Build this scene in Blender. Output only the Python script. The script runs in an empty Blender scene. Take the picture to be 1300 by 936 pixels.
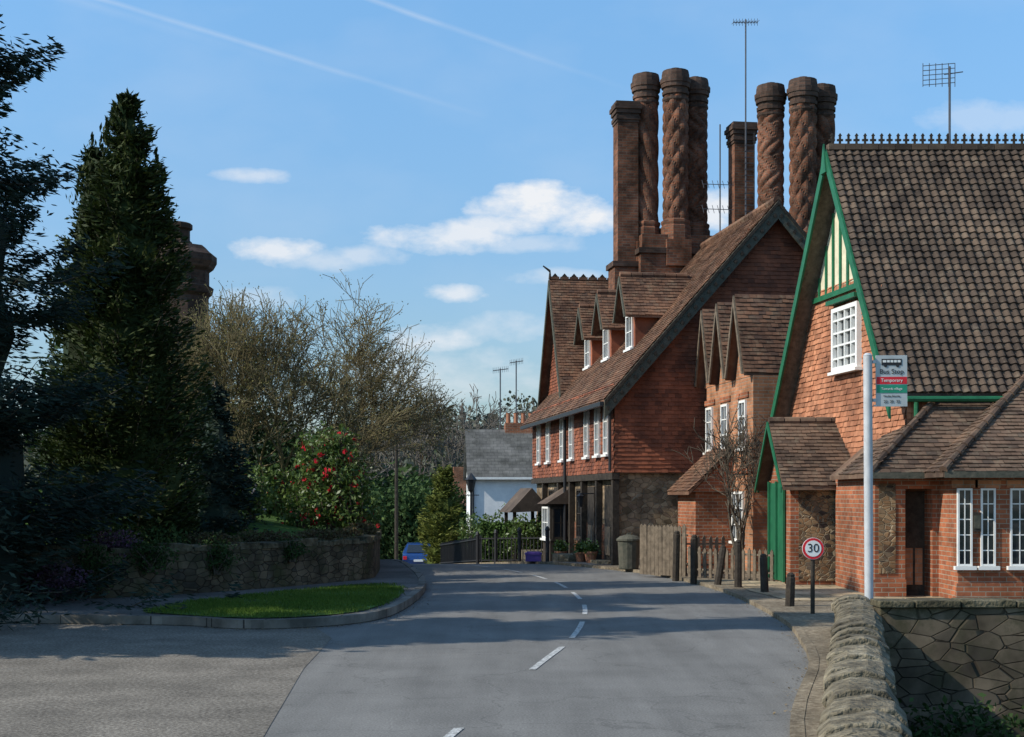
import bpy, math, random
import numpy as np
from mathutils import Vector, noise as mn
random.seed(7); rng=np.random.default_rng(7)
S=bpy.context.scene
S.view_settings.view_transform='Standard'
try: S.view_settings.look='None'
except: pass
S.view_settings.exposure=0
C=S.collection
# ------------------------------------------------------------ materials
def nm(name):
    m=bpy.data.materials.new(name); m.use_nodes=True
    nt=m.node_tree; p=nt.nodes['Principled BSDF']
    return m,nt,nt.nodes,nt.links,p
def setspec(p,v):
    p.inputs['Specular IOR Level'].default_value=v
def rgba(c): return (c[0],c[1],c[2],1)
def ramp(N,cols,pos=None):
    r=N.new('ShaderNodeValToRGB'); e=r.color_ramp.elements
    n=len(cols)
    while len(e)<n: e.new(0.5)
    for i,c in enumerate(cols):
        e[i].position=(pos[i] if pos else i/(n-1)); e[i].color=rgba(c)
    return r
def noisemat(name,cols,scale=5,rough=.85,bump=.3,detail=4,spec=.2,bscale=None,pos=None,big=None,bdist=.02,bigr=(.62,1.2),streak=None):
    m,nt,N,L,p=nm(name)
    tc=N.new('ShaderNodeTexCoord'); n=N.new('ShaderNodeTexNoise'); n.inputs['Scale'].default_value=scale; n.inputs['Detail'].default_value=detail
    n.inputs['Roughness'].default_value=.65
    L.new(tc.outputs['Object'],n.inputs['Vector'])
    if pos is None: pos=[.3+.4*i/(len(cols)-1) for i in range(len(cols))]
    r=ramp(N,cols,pos); L.new(n.outputs['Fac'],r.inputs['Fac']); out=r.outputs['Color']
    def mul(out,vec,sc,lo,hi,det=5):
        n2=N.new('ShaderNodeTexNoise'); n2.inputs['Scale'].default_value=sc; n2.inputs['Detail'].default_value=det; n2.inputs['Roughness'].default_value=.6
        L.new(vec,n2.inputs['Vector'])
        r2=ramp(N,[(lo,)*3,(hi,)*3],[.35,.65]); L.new(n2.outputs['Fac'],r2.inputs['Fac'])
        mx=N.new('ShaderNodeMix'); mx.data_type='RGBA'; mx.blend_type='MULTIPLY'; mx.inputs[0].default_value=1
        L.new(out,mx.inputs[6]); L.new(r2.outputs['Color'],mx.inputs[7]); return mx.outputs[2]
    if big: out=mul(out,tc.outputs['Object'],big,bigr[0],bigr[1])
    if streak:
        mp=N.new('ShaderNodeMapping'); mp.inputs['Scale'].default_value=streak[:3]; L.new(tc.outputs['Object'],mp.inputs['Vector'])
        out=mul(out,mp.outputs[0],1,streak[3],streak[4],3)
        v=N.new('ShaderNodeTexVoronoi'); v.feature='DISTANCE_TO_EDGE'; v.inputs['Scale'].default_value=.55
        n5=N.new('ShaderNodeTexNoise'); n5.inputs['Scale'].default_value=1.6; n5.inputs['Detail'].default_value=4; L.new(tc.outputs['Object'],n5.inputs['Vector'])
        vm=N.new('ShaderNodeVectorMath'); vm.operation='ADD'; L.new(tc.outputs['Object'],vm.inputs[0]); L.new(n5.outputs['Color'],vm.inputs[1]); L.new(vm.outputs[0],v.inputs['Vector'])
        r5=ramp(N,[(.66,)*3,(1,)*3],[0,.010]); L.new(v.outputs['Distance'],r5.inputs['Fac'])
        mx=N.new('ShaderNodeMix'); mx.data_type='RGBA'; mx.blend_type='MULTIPLY'; mx.inputs[0].default_value=.7
        L.new(out,mx.inputs[6]); L.new(r5.outputs['Color'],mx.inputs[7]); out=mx.outputs[2]
    L.new(out,p.inputs['Base Color'])
    p.inputs['Roughness'].default_value=rough; setspec(p,spec)
    if bump:
        b=N.new('ShaderNodeBump'); b.inputs['Strength'].default_value=bump; b.inputs['Distance'].default_value=bdist
        n3=N.new('ShaderNodeTexNoise'); n3.inputs['Scale'].default_value=bscale or scale*3; n3.inputs['Detail'].default_value=3
        L.new(tc.outputs['Object'],n3.inputs['Vector'])
        L.new(n3.outputs['Fac'],b.inputs['Height']); L.new(b.outputs['Normal'],p.inputs['Normal'])
    return m
def plain(name,c,rough=.5,spec=.4,metal=0,var=.12):
    lo=tuple(x*(1-var) for x in c); hi=tuple(min(1,x*(1+var)) for x in c)
    m=noisemat(name,[lo,hi],scale=6,rough=rough,bump=0,spec=spec,detail=2)
    m.node_tree.nodes['Principled BSDF'].inputs['Metallic'].default_value=metal
    return m
def brickmat(name,c1,c2,mort,bw=.225,rh=.075,ms=.008,bump=.5,stain=.55):
    m,nt,N,L,p=nm(name)
    tc=N.new('ShaderNodeTexCoord'); b=N.new('ShaderNodeTexBrick')
    b.inputs['Scale'].default_value=1; b.inputs['Brick Width'].default_value=bw; b.inputs['Row Height'].default_value=rh
    b.inputs['Mortar Size'].default_value=ms; b.inputs['Mortar Smooth'].default_value=.3; b.inputs['Bias'].default_value=0
    b.inputs['Color1'].default_value=rgba(c1); b.inputs['Color2'].default_value=rgba(c2); b.inputs['Mortar'].default_value=rgba(mort)
    L.new(tc.outputs['UV'],b.inputs['Vector'])
    n=N.new('ShaderNodeTexNoise'); n.inputs['Scale'].default_value=1.3; n.inputs['Detail'].default_value=5; n.inputs['Roughness'].default_value=.7
    L.new(tc.outputs['Object'],n.inputs['Vector'])
    r=ramp(N,[(stain,stain,stain*.95),(1.25,1.22,1.2)],[.36,.66]); L.new(n.outputs['Fac'],r.inputs['Fac'])
    mx=N.new('ShaderNodeMix'); mx.data_type='RGBA'; mx.blend_type='MULTIPLY'; mx.inputs[0].default_value=1
    L.new(b.outputs['Color'],mx.inputs[6]); L.new(r.outputs['Color'],mx.inputs[7]); L.new(mx.outputs[2],p.inputs['Base Color'])
    p.inputs['Roughness'].default_value=.9; setspec(p,.15)
    bp=N.new('ShaderNodeBump'); bp.invert=True; bp.inputs['Strength'].default_value=bump; bp.inputs['Distance'].default_value=.012
    L.new(b.outputs['Fac'],bp.inputs['Height']); L.new(bp.outputs['Normal'],p.inputs['Normal'])
    return m
def stonemat(name,cols,mort,scale=6,ew=.06,bump=.8,flat=1.5,moss=None):
    m,nt,N,L,p=nm(name)
    tc=N.new('ShaderNodeTexCoord')
    v=N.new('ShaderNodeTexVoronoi'); v.inputs['Scale'].default_value=scale
    e=N.new('ShaderNodeTexVoronoi'); e.feature='DISTANCE_TO_EDGE'; e.inputs['Scale'].default_value=scale
    mp=N.new('ShaderNodeMapping'); mp.inputs['Scale'].default_value=(1,1,flat)
    L.new(tc.outputs['Object'],mp.inputs['Vector']); L.new(mp.outputs[0],v.inputs['Vector']); L.new(mp.outputs[0],e.inputs['Vector'])
    sp=N.new('ShaderNodeSeparateColor'); L.new(v.outputs['Color'],sp.inputs[0])
    r=ramp(N,cols); L.new(sp.outputs[0],r.inputs['Fac'])
    n=N.new('ShaderNodeTexNoise'); n.inputs['Scale'].default_value=2.5; n.inputs['Detail'].default_value=6; L.new(tc.outputs['Object'],n.inputs['Vector'])
    r2=ramp(N,[(.5,.5,.5),(1.3,1.3,1.3)],[.35,.65]); L.new(n.outputs['Fac'],r2.inputs['Fac'])
    mr=N.new('ShaderNodeMapRange'); mr.inputs[1].default_value=0; mr.inputs[2].default_value=ew; L.new(e.outputs['Distance'],mr.inputs[0])
    mx=N.new('ShaderNodeMix'); mx.data_type='RGBA'; L.new(mr.outputs[0],mx.inputs[0]); mx.inputs[6].default_value=rgba(mort); L.new(r.outputs['Color'],mx.inputs[7])
    m2=N.new('ShaderNodeMix'); m2.data_type='RGBA'; m2.blend_type='MULTIPLY'; m2.inputs[0].default_value=1
    L.new(mx.outputs[2],m2.inputs[6]); L.new(r2.outputs['Color'],m2.inputs[7]); out=m2.outputs[2]
    if moss:
        n4=N.new('ShaderNodeTexNoise'); n4.inputs['Scale'].default_value=1.7; n4.inputs['Detail'].default_value=8; n4.inputs['Roughness'].default_value=.75; L.new(tc.outputs['Object'],n4.inputs['Vector'])
        m4=N.new('ShaderNodeMapRange'); m4.inputs[1].default_value=.48; m4.inputs[2].default_value=.62; m4.inputs[4].default_value=.85; L.new(n4.outputs['Fac'],m4.inputs[0])
        m3=N.new('ShaderNodeMix'); m3.data_type='RGBA'; L.new(m4.outputs[0],m3.inputs[0]); L.new(out,m3.inputs[6]); m3.inputs[7].default_value=rgba(moss); out=m3.outputs[2]
    L.new(out,p.inputs['Base Color'])
    bp=N.new('ShaderNodeBump'); bp.inputs['Strength'].default_value=bump; bp.inputs['Distance'].default_value=.03
    L.new(mr.outputs[0],bp.inputs['Height']); L.new(bp.outputs['Normal'],p.inputs['Normal'])
    p.inputs['Roughness'].default_value=.9; setspec(p,.15)
    return m
def attrmat(name,cols,rough=.85,lich=None,spec=.2,trans=0,big=1.0,lt=(.55,.72)):
    m,nt,N,L,p=nm(name)
    a=N.new('ShaderNodeAttribute'); a.attribute_name='rnd'
    r=ramp(N,cols); L.new(a.outputs['Fac'],r.inputs['Fac']); out=r.outputs['Color']
    if not trans:
        tc=N.new('ShaderNodeTexCoord'); n=N.new('ShaderNodeTexNoise'); n.inputs['Scale'].default_value=big; n.inputs['Detail'].default_value=6; n.inputs['Roughness'].default_value=.7
        L.new(tc.outputs['Object'],n.inputs['Vector'])
        r2=ramp(N,[(.55,.55,.56),(1.32,1.3,1.25)],[.36,.66]); L.new(n.outputs['Fac'],r2.inputs['Fac'])
        mx=N.new('ShaderNodeMix'); mx.data_type='RGBA'; mx.blend_type='MULTIPLY'; mx.inputs[0].default_value=1
        L.new(r.outputs['Color'],mx.inputs[6]); L.new(r2.outputs['Color'],mx.inputs[7]); out=mx.outputs[2]
    if lich:
        n2=N.new('ShaderNodeTexNoise'); n2.inputs['Scale'].default_value=4; n2.inputs['Detail'].default_value=7; n2.inputs['Roughness'].default_value=.8
        L.new(tc.outputs['Object'],n2.inputs['Vector'])
        mr=N.new('ShaderNodeMapRange'); mr.inputs[1].default_value=lt[0]; mr.inputs[2].default_value=lt[1]; mr.inputs[4].default_value=.7; L.new(n2.outputs['Fac'],mr.inputs[0])
        m3=N.new('ShaderNodeMix'); m3.data_type='RGBA'; L.new(mr.outputs[0],m3.inputs[0]); L.new(out,m3.inputs[6]); m3.inputs[7].default_value=rgba(lich); out=m3.outputs[2]
    L.new(out,p.inputs['Base Color']); p.inputs['Roughness'].default_value=rough; setspec(p,spec)
    if trans:
        t=N.new('ShaderNodeBsdfTranslucent'); L.new(out,t.inputs['Color'])
        ms=N.new('ShaderNodeMixShader'); ms.inputs[0].default_value=trans
        L.new(p.outputs[0],ms.inputs[1]); L.new(t.outputs[0],ms.inputs[2]); L.new(ms.outputs[0],N['Material Output'].inputs['Surface'])
    return m
M={}
M['asph']=noisemat('asphalt',[(.11,.105,.096),(.16,.154,.143),(.235,.226,.21)],scale=55,rough=.92,bump=.35,bscale=120,big=.9,bdist=.006,bigr=(.87,1.1),streak=(2.2,.16,1,.86,1.09))
M['side']=noisemat('old_asphalt',[(.08,.068,.055),(.16,.14,.115),(.29,.26,.215)],scale=32,rough=.95,bump=.5,bscale=60,big=1.3,bdist=.01,bigr=(.75,1.15))
M['path']=noisemat('footpath_asphalt',[(.075,.068,.06),(.12,.11,.10),(.18,.165,.145)],scale=30,rough=.95,bump=.4,big=.8,bdist=.01)
M['dirt']=noisemat('gravelly_dirt',[(.11,.082,.055),(.20,.16,.11),(.31,.26,.185)],scale=14,rough=.95,bump=.5,big=1)
M['pave']=brickmat('paving_slabs',(.45,.36,.24),(.35,.28,.18),(.15,.13,.09),bw=.5,rh=.4,ms=.012)
M['kerb']=brickmat('kerb_stone',(.22,.20,.17),(.165,.15,.13),(.05,.045,.04),bw=.9,rh=3,ms=.012,stain=.5)
M['white']=noisemat('road_paint',[(.19,.185,.175),(.45,.45,.43),(.6,.6,.57)],scale=26,rough=.8,bump=.2,pos=[.4,.52,.64])
M['grass']=noisemat('grass_ground',[(.03,.06,.010),(.06,.12,.02),(.10,.16,.035)],scale=6,rough=.95,bump=.6,big=.6)
M['field']=noisemat('ground_soil_grass',[(.035,.05,.018),(.06,.085,.025),(.085,.09,.04)],scale=.4,rough=1,bump=0)
M['brick']=brickmat('red_brick',(.38,.13,.062),(.24,.083,.045),(.30,.25,.19))
M['brickd']=brickmat('old_chimney_brick',(.25,.10,.055),(.13,.06,.04),(.15,.12,.09),stain=.35)
M['brickk']=brickmat('sooty_brick',(.115,.068,.05),(.065,.043,.035),(.08,.065,.055),stain=.5)
M['brickp']=brickmat('pink_brick',(.46,.21,.11),(.34,.15,.08),(.30,.24,.18))
M['rubble']=stonemat('rubble_stone',[(.13,.097,.06),(.27,.19,.115),(.35,.265,.17),(.2,.14,.095)],(.30,.235,.16),scale=6)
M['flint']=stonemat('flint_cobble',[(.05,.04,.035),(.2,.11,.055),(.3,.19,.1),(.10,.08,.06)],(.30,.24,.16),scale=9,ew=.09)
M['wallst']=stonemat('mossy_wall_stone',[(.06,.05,.034),(.10,.08,.05),(.14,.11,.07),(.075,.065,.048)],(.045,.036,.026),scale=4.6,ew=.05,flat=2.0,moss=(.055,.058,.025))
M['roadst']=stonemat('road_wall_stone',[(.07,.058,.04),(.12,.10,.068),(.17,.14,.09),(.09,.08,.06)],(.05,.045,.035),scale=4.6,ew=.05,flat=1.8,moss=(.06,.06,.035))
M['blocks']=stonemat('yard_wall_stone',[(.09,.07,.048),(.13,.10,.068),(.17,.13,.088),(.075,.06,.045)],(.05,.04,.03),scale=3.4,ew=.04,flat=2.2,moss=(.06,.055,.03))
M['coping']=noisemat('coping_stone',[(.08,.066,.046),(.18,.15,.10),(.30,.255,.18)],scale=7,rough=.9,bump=.9,bdist=.04,big=1.2,bigr=(.6,1.2))
M['copd']=noisemat('mossy_coping',[(.05,.045,.028),(.10,.085,.05),(.16,.135,.09)],scale=6,rough=.9,bump=.8,bdist=.04,big=1.5)
M['tileB']=attrmat('brown_roof_tiles',[(.055,.04,.031),(.088,.063,.047),(.122,.086,.062),(.07,.053,.043)],lich=(.17,.145,.105))
M['tileA']=attrmat('weathered_brown_tiles',[(.075,.05,.037),(.12,.077,.054),(.16,.10,.068),(.09,.063,.048)],lich=(.17,.145,.10),lt=(.52,.7))
M['tileD']=attrmat('clay_roof_tiles',[(.095,.052,.035),(.155,.08,.05),(.20,.102,.062),(.11,.066,.048)],lich=(.18,.145,.095),lt=(.5,.7))
M['hung']=attrmat('hung_wall_tiles',[(.14,.055,.035),(.23,.08,.045),(.30,.10,.053),(.12,.052,.036)])
M['hungB']=attrmat('orange_hung_tiles',[(.30,.122,.066),(.38,.158,.085),(.45,.198,.11),(.27,.118,.066)])
M['slate']=brickmat('slate',(.14,.138,.13),(.105,.104,.10),(.05,.05,.05),bw=.3,rh=.2,ms=.006)
M['wpaint']=plain('white_paint',(.74,.73,.69),var=.06)
M['render']=noisemat('whitewash',[(.6,.62,.62),(.78,.78,.76)],scale=2,rough=.9,bump=.15)
M['cream']=plain('cream_plaster',(.6,.54,.38),rough=.9)
M['green']=noisemat('green_paint',[(.010,.085,.038),(.018,.14,.06)],scale=5,rough=.5,bump=.1,spec=.35)
M['dkgreen']=noisemat('weathered_barge',[(.05,.055,.042),(.11,.10,.075)],scale=8,rough=.8)
M['black']=plain('black_paint',(.02,.02,.022),rough=.5)
M['timber']=noisemat('weathered_timber',[(.09,.07,.05),(.2,.155,.11)],scale=9,rough=.9,bump=.4)
M['dtimber']=noisemat('dark_timber',[(.025,.02,.016),(.06,.048,.036)],scale=9,rough=.85,bump=.4)
M['lead']=plain('grey_metal',(.45,.46,.47),rough=.45,spec=.5)
M['alu']=plain('aerial_metal',(.10,.10,.11),rough=.5,metal=.3)
M['red']=plain('red_sign',(.6,.02,.03),rough=.4)
M['sgreen']=plain('sign_green',(.02,.24,.14),rough=.4)
M['sgrey']=plain('sign_grey',(.42,.45,.45),rough=.4)
M['terra']=plain('terracotta',(.36,.15,.08),rough=.8)
M['purple']=plain('purple_plastic',(.10,.05,.24),rough=.5)
M['blue']=plain('car_paint_blue',(.012,.045,.16),rough=.2,spec=.6)
M['bark']=noisemat('bark',[(.06,.048,.034),(.14,.115,.085)],scale=12,rough=.95,bump=.5)
M['barkm']=noisemat('magnolia_bark',[(.11,.09,.048),(.21,.17,.09)],scale=8,rough=.95,bump=0)
M['barkf']=noisemat('far_bark',[(.11,.095,.082),(.16,.14,.12)],scale=2,rough=.95,bump=0)
m,nt,N,L,p=nm('window_glass'); p.inputs['Base Color'].default_value=(.02,.025,.03,1); p.inputs['Roughness'].default_value=.08; setspec(p,.8)
tc=N.new('ShaderNodeTexCoord'); n=N.new('ShaderNodeTexNoise'); n.inputs['Scale'].default_value=2.5; L.new(tc.outputs['Object'],n.inputs['Vector']); b=N.new('ShaderNodeBump'); b.inputs['Strength'].default_value=.15; b.inputs['Distance'].default_value=.05; L.new(n.outputs['Fac'],b.inputs['Height']); L.new(b.outputs['Normal'],p.inputs['Normal'])
M['glass']=m
M['lcyp']=attrmat('cypress_foliage',[(.014,.024,.006),(.028,.045,.010),(.065,.080,.017)],trans=.15,rough=.7)
M['lced']=attrmat('cedar_foliage',[(.008,.017,.013),(.018,.036,.026),(.042,.066,.046)],trans=.12,rough=.7)
M['lbush']=attrmat('shrub_leaves',[(.035,.065,.012),(.08,.13,.026),(.14,.20,.05)],trans=.3,rough=.45,spec=.4)
M['ldark']=attrmat('evergreen_leaves',[(.016,.034,.011),(.034,.064,.018),(.06,.10,.03)],trans=.2)
M['lyel']=attrmat('golden_conifer_foliage',[(.06,.08,.015),(.13,.15,.03),(.2,.21,.05)],trans=.2)
M['lbud']=attrmat('spring_buds',[(.12,.11,.035),(.19,.17,.06),(.26,.24,.10)],trans=.3)
M['lfar']=attrmat('hazed_far_foliage',[(.055,.062,.045),(.085,.09,.06),(.13,.12,.09)],trans=.1)  # distance haze is put into this leaf colour, paler and greyer
M['lhedge']=attrmat('hedge_leaves',[(.03,.06,.012),(.06,.11,.022),(.1,.16,.04)],trans=.2)
M['lgrass']=attrmat('grass_blades',[(.045,.085,.012),(.085,.15,.02),(.14,.2,.04)],trans=.3)
M['lred']=attrmat('red_blossom',[(.45,.01,.02),(.6,.02,.04),(.7,.06,.08)],trans=.3)
M['lwhite']=attrmat('pale_blossom',[(.6,.5,.55),(.7,.65,.65)],trans=.3)
M['lbrown']=attrmat('dry_undergrowth',[(.05,.04,.02),(.10,.07,.036),(.07,.09,.028)],trans=.1)
M['llitter']=attrmat('leaf_litter',[(.09,.07,.045),(.16,.12,.07),(.24,.18,.11)],rough=.9)
M['lpurp']=attrmat('heather',[(.05,.03,.05),(.13,.07,.12),(.08,.07,.05)],trans=.1)
# ------------------------------------------------------------ mesh builder
class MB:
    def __init__(s,tf=None): s.v=[];s.f=[];s.m=[];s.r=[];s.tf=tf
    def add(s,vs,fs,m=0,r=None):
        o=len(s.v)
        if s.tf: vs=[s.tf(*p) for p in vs]
        s.v+= [tuple(p) for p in vs]
        if r is None: r=random.random()
        for f in fs:
            s.f.append(tuple(i+o for i in f)); s.m.append(m); s.r.append(r)
    def box(s,x0,x1,y0,y1,z0,z1,m=0):
        s.add([(x0,y0,z0),(x1,y0,z0),(x1,y1,z0),(x0,y1,z0),(x0,y0,z1),(x1,y0,z1),(x1,y1,z1),(x0,y1,z1)],
              [(3,2,1,0),(4,5,6,7),(0,1,5,4),(1,2,6,5),(2,3,7,6),(3,0,4,7)],m)
    def poly(s,pts,m=0): s.add(pts,[tuple(range(len(pts)))],m)
    def prism(s,pts,d,m=0):
        n=len(pts); q=[(p[0]+d[0],p[1]+d[1],p[2]+d[2]) for p in pts]
        fs=[tuple(range(n-1,-1,-1)),tuple(range(n,2*n))]+[(i,(i+1)%n,n+(i+1)%n,n+i) for i in range(n)]
        s.add(list(pts)+q,fs,m)
    def cyl(s,p0,p1,r0,r1=None,n=8,m=0):
        r1=r0 if r1 is None else r1
        a=Vector(p0);b=Vector(p1);d=(b-a).normalized(); u=d.orthogonal().normalized(); w=d.cross(u)
        vs=[];
        for c,r in((a,r0),(b,r1)):
            for i in range(n):
                t=2*math.pi*i/n; vs.append(tuple(c+u*math.cos(t)*r+w*math.sin(t)*r))
        s.add(vs,[(i,(i+1)%n,n+(i+1)%n,n+i) for i in range(n)]+[tuple(range(n-1,-1,-1)),tuple(range(n,2*n))],m)
    def lathe(s,x,y,prof,n=8,m=0,rot=0,fn=None):
        vs=[];fs=[]
        for k,(z,r) in enumerate(prof):
            for i in range(n):
                t=2*math.pi*(i+rot)/n; rr=r*(fn(t,z) if fn else 1); vs.append((x+math.cos(t)*rr,y+math.sin(t)*rr,z))
        for k in range(len(prof)-1):
            for i in range(n): fs.append((k*n+i,k*n+(i+1)%n,(k+1)*n+(i+1)%n,(k+1)*n+i))
        fs.append(tuple(range((len(prof)-1)*n,len(prof)*n)))
        s.add(vs,fs,m)
    def build(s,name,mats,parent=None,smooth=False,bevel=0):
        me=bpy.data.meshes.new(name); me.from_pydata(s.v,[],s.f)
        for k in mats: me.materials.append(M[k])
        me.polygons.foreach_set('material_index',s.m)
        at=me.attributes.new('rnd','FLOAT','FACE'); at.data.foreach_set('value',s.r)
        uv=me.uv_layers.new(name='UVMap'); data=[0.0]*(2*len(me.loops)); V=s.v
        k=0
        for f in s.f:
            a=V[f[0]];b=V[f[1]];c=V[f[2]]
            ux,uy,uz=b[0]-a[0],b[1]-a[1],b[2]-a[2]; vx,vy,vz=c[0]-a[0],c[1]-a[1],c[2]-a[2]
            nx,ny,nz=uy*vz-uz*vy,uz*vx-ux*vz,ux*vy-uy*vx
            l=math.sqrt(nx*nx+ny*ny+nz*nz) or 1; nx/=l;ny/=l;nz/=l
            h=math.hypot(nx,ny)
            if h<.2:
                for i in f: data[k]=V[i][0]; data[k+1]=V[i][1]; k+=2
            else:
                tx,ty=-ny/h,nx/h
                for i in f: data[k]=V[i][0]*tx+V[i][1]*ty; data[k+1]=V[i][2]/h; k+=2
        uv.data.foreach_set('uv',data)
        if smooth: me.polygons.foreach_set('use_smooth',[True]*len(s.f))
        me.update()
        o=bpy.data.objects.new(name,me); C.objects.link(o)
        if parent: o.parent=parent
        if bevel:
            b=o.modifiers.new('bev','BEVEL'); b.width=bevel; b.segments=2; b.limit_method='ANGLE'
        return o
def empty(name,loc=(0,0,0),rz=0):
    e=bpy.data.objects.new(name,None); e.location=loc; e.rotation_euler=(0,0,math.radians(rz)); C.objects.link(e); return e
def tiles(mb,O,U,V,w,L,tw=.165,e=.1,th=.022,test=None,m=0,stagger=True,prof=None,band=None):
    O=Vector(O);U=Vector(U).normalized();V=Vector(V).normalized();Nn=U.cross(V)
    rows=int(L/e)+1
    for j in range(rows):
        v0=j*e; v1=min(v0+e*1.12,L+.03)
        off=(-tw/2 if (stagger and j%2) else 0)
        n=int(w/tw)+2
        for i in range(n):
            u0=off+i*tw; u1=u0+tw*.97
            if u0<-.05: u0=0
            if u1>w+.05: u1=w
            if u1-u0<.03: continue
            uc=(u0+u1)/2; vc=(v0+v1)/2
            if test and not test(uc,vc): continue
            j1=random.uniform(-.008,.008); j2=random.uniform(-.005,.009)
            sag=.014*mn.noise(Vector((uc*.7,vc*.9,w)))
            r=random.random()
            if band: r=band(uc,vc,r)
            if prof:
                k=len(prof); vs=[];fs=[]
                for q in range(k):
                    uu=u0+(u1-u0)*q/(k-1)
                    P=O+U*uu+Nn*sag
                    vs+= [P+V*(v0+j1)+Nn*(prof[q]), P+V*(v0+j1)+Nn*(th+prof[q]+j2), P+V*v1+Nn*(prof[q]+.002)]
                for q in range(k-1):
                    a=q*3;b=a+3
                    fs+= [(a+1,b+1,b+2,a+2),(a,b,b+1,a+1)]
                mb.add(vs,fs,m,r)
            else:
                P0=O+U*u0+Nn*abs(sag);P1=O+U*u1+Nn*abs(sag)
                vs=[P0+V*(v0+j1),P1+V*(v0+j1),P0+V*(v0+j1)+Nn*(th+j2),P1+V*(v0+j1)+Nn*(th+j2),P1+V*v1+Nn*.004,P0+V*v1+Nn*.004]
                mb.add(vs,[(2,3,4,5),(0,1,3,2)],m,r)
def window(mb,face,a,z,w,h,pl,cols=2,rows=3,mf=0,mg=1,fr=.055,d=.05,sill=True,bar=.022):
    def bx(a0,a1,z0,z1,d0,d1,m):
        if face=='y': mb.box(a0,a1,pl-d1,pl-d0,z0,z1,m)
        else: mb.box(pl-d1,pl-d0,a0,a1,z0,z1,m)
    a0=a-w/2;a1=a+w/2
    bx(a0+fr*.5,a1-fr*.5,z+fr*.5,z+h-fr*.5,-.02,.012,mg)
    bx(a0,a0+fr,z,z+h,-.02,d,mf); bx(a1-fr,a1,z,z+h,-.02,d,mf)
    bx(a0+fr,a1-fr,z,z+fr,-.02,d-.002,mf); bx(a0+fr,a1-fr,z+h-fr,z+h,-.02,d-.002,mf)
    for i in range(1,cols):
        c=a0+w*i/cols; bx(c-bar/2,c+bar/2,z+fr,z+h-fr,.0,d-.012,mf)
    for i in range(1,rows):
        c=z+h*i/rows; bx(a0+fr,a1-fr,c-bar/2,c+bar/2,.0,d-.016,mf)
    if sill: bx(a0-.05,a1+.05,z-.06,z-.002,-.02,d+.05,mf)
def quads(name,P,A,B,mat,parent=None,r=None):
    n=len(P); v=np.empty((n,4,3),np.float32)
    v[:,0]=P-A; v[:,1]=P+B*1.0; v[:,2]=P+A; v[:,3]=P-B*1.0
    me=bpy.data.meshes.new(name); me.vertices.add(4*n); me.vertices.foreach_set('co',v.ravel())
    me.loops.add(4*n); me.loops.foreach_set('vertex_index',np.arange(4*n,dtype=np.int32))
    me.polygons.add(n); me.polygons.foreach_set('loop_start',np.arange(0,4*n,4,dtype=np.int32)); me.polygons.foreach_set('loop_total',np.full(n,4,np.int32))
    me.materials.append(M[mat]); me.update(); me.validate()
    at=me.attributes.new('rnd','FLOAT','FACE'); 
    if r is None: r=rng.random(n)
    at.data.foreach_set('value',np.clip(r,0,1).astype(np.float32))
    o=bpy.data.objects.new(name,me); C.objects.link(o)
    if parent: o.parent=parent
    return o
def unit(a): return a/np.maximum(np.linalg.norm(a,axis=1,keepdims=True),1e-6)
def randleaves(name,P,size,mat,parent=None,D=None,asp=.5,r=None,spread=1.0):
    n=len(P); R=unit(rng.normal(size=(n,3)))
    if D is None: A=R
    else: A=unit(D+R*spread)
    B=unit(np.cross(A,rng.normal(size=(n,3))))
    s=(size*rng.uniform(.6,1.3,n))[:,None]
    return quads(name,P,A*s,B*s*asp,mat,parent,r)
def segmesh(name,segs,mat,parent=None,sides=5):
    s=np.array([(*a,*b,ra,rb) for a,b,ra,rb in segs],np.float32)
    a=s[:,0:3];b=s[:,3:6];d=unit(b-a); ref=np.where(np.abs(d[:,2:3])>.9,np.array([[1,0,0]]),np.array([[0,0,1]]))
    u=unit(np.cross(d,ref)); w=np.cross(d,u); n=len(s)
    v=np.empty((n,2*sides,3),np.float32)
    for i in range(sides):
        t=2*math.pi*i/sides; o=u*math.cos(t)+w*math.sin(t)
        v[:,i]=a+o*s[:,6:7]; v[:,sides+i]=b+o*s[:,7:8]
    idx=np.array([[i,(i+1)%sides,sides+(i+1)%sides,sides+i] for i in range(sides)]).ravel()
    li=(np.arange(n)[:,None]*2*sides+idx[None]).ravel().astype(np.int32); nf=n*sides
    me=bpy.data.meshes.new(name); me.vertices.add(n*2*sides); me.vertices.foreach_set('co',v.ravel())
    me.loops.add(4*nf); me.loops.foreach_set('vertex_index',li)
    me.polygons.add(nf); me.polygons.foreach_set('loop_start',np.arange(0,4*nf,4,dtype=np.int32)); me.polygons.foreach_set('loop_total',np.full(nf,4,np.int32))
    me.materials.append(M[mat]); me.update(); me.validate()
    me.polygons.foreach_set('use_smooth',[True]*len(me.polygons))
    o=bpy.data.objects.new(name,me); C.objects.link(o)
    if parent: o.parent=parent
    return o
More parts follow.
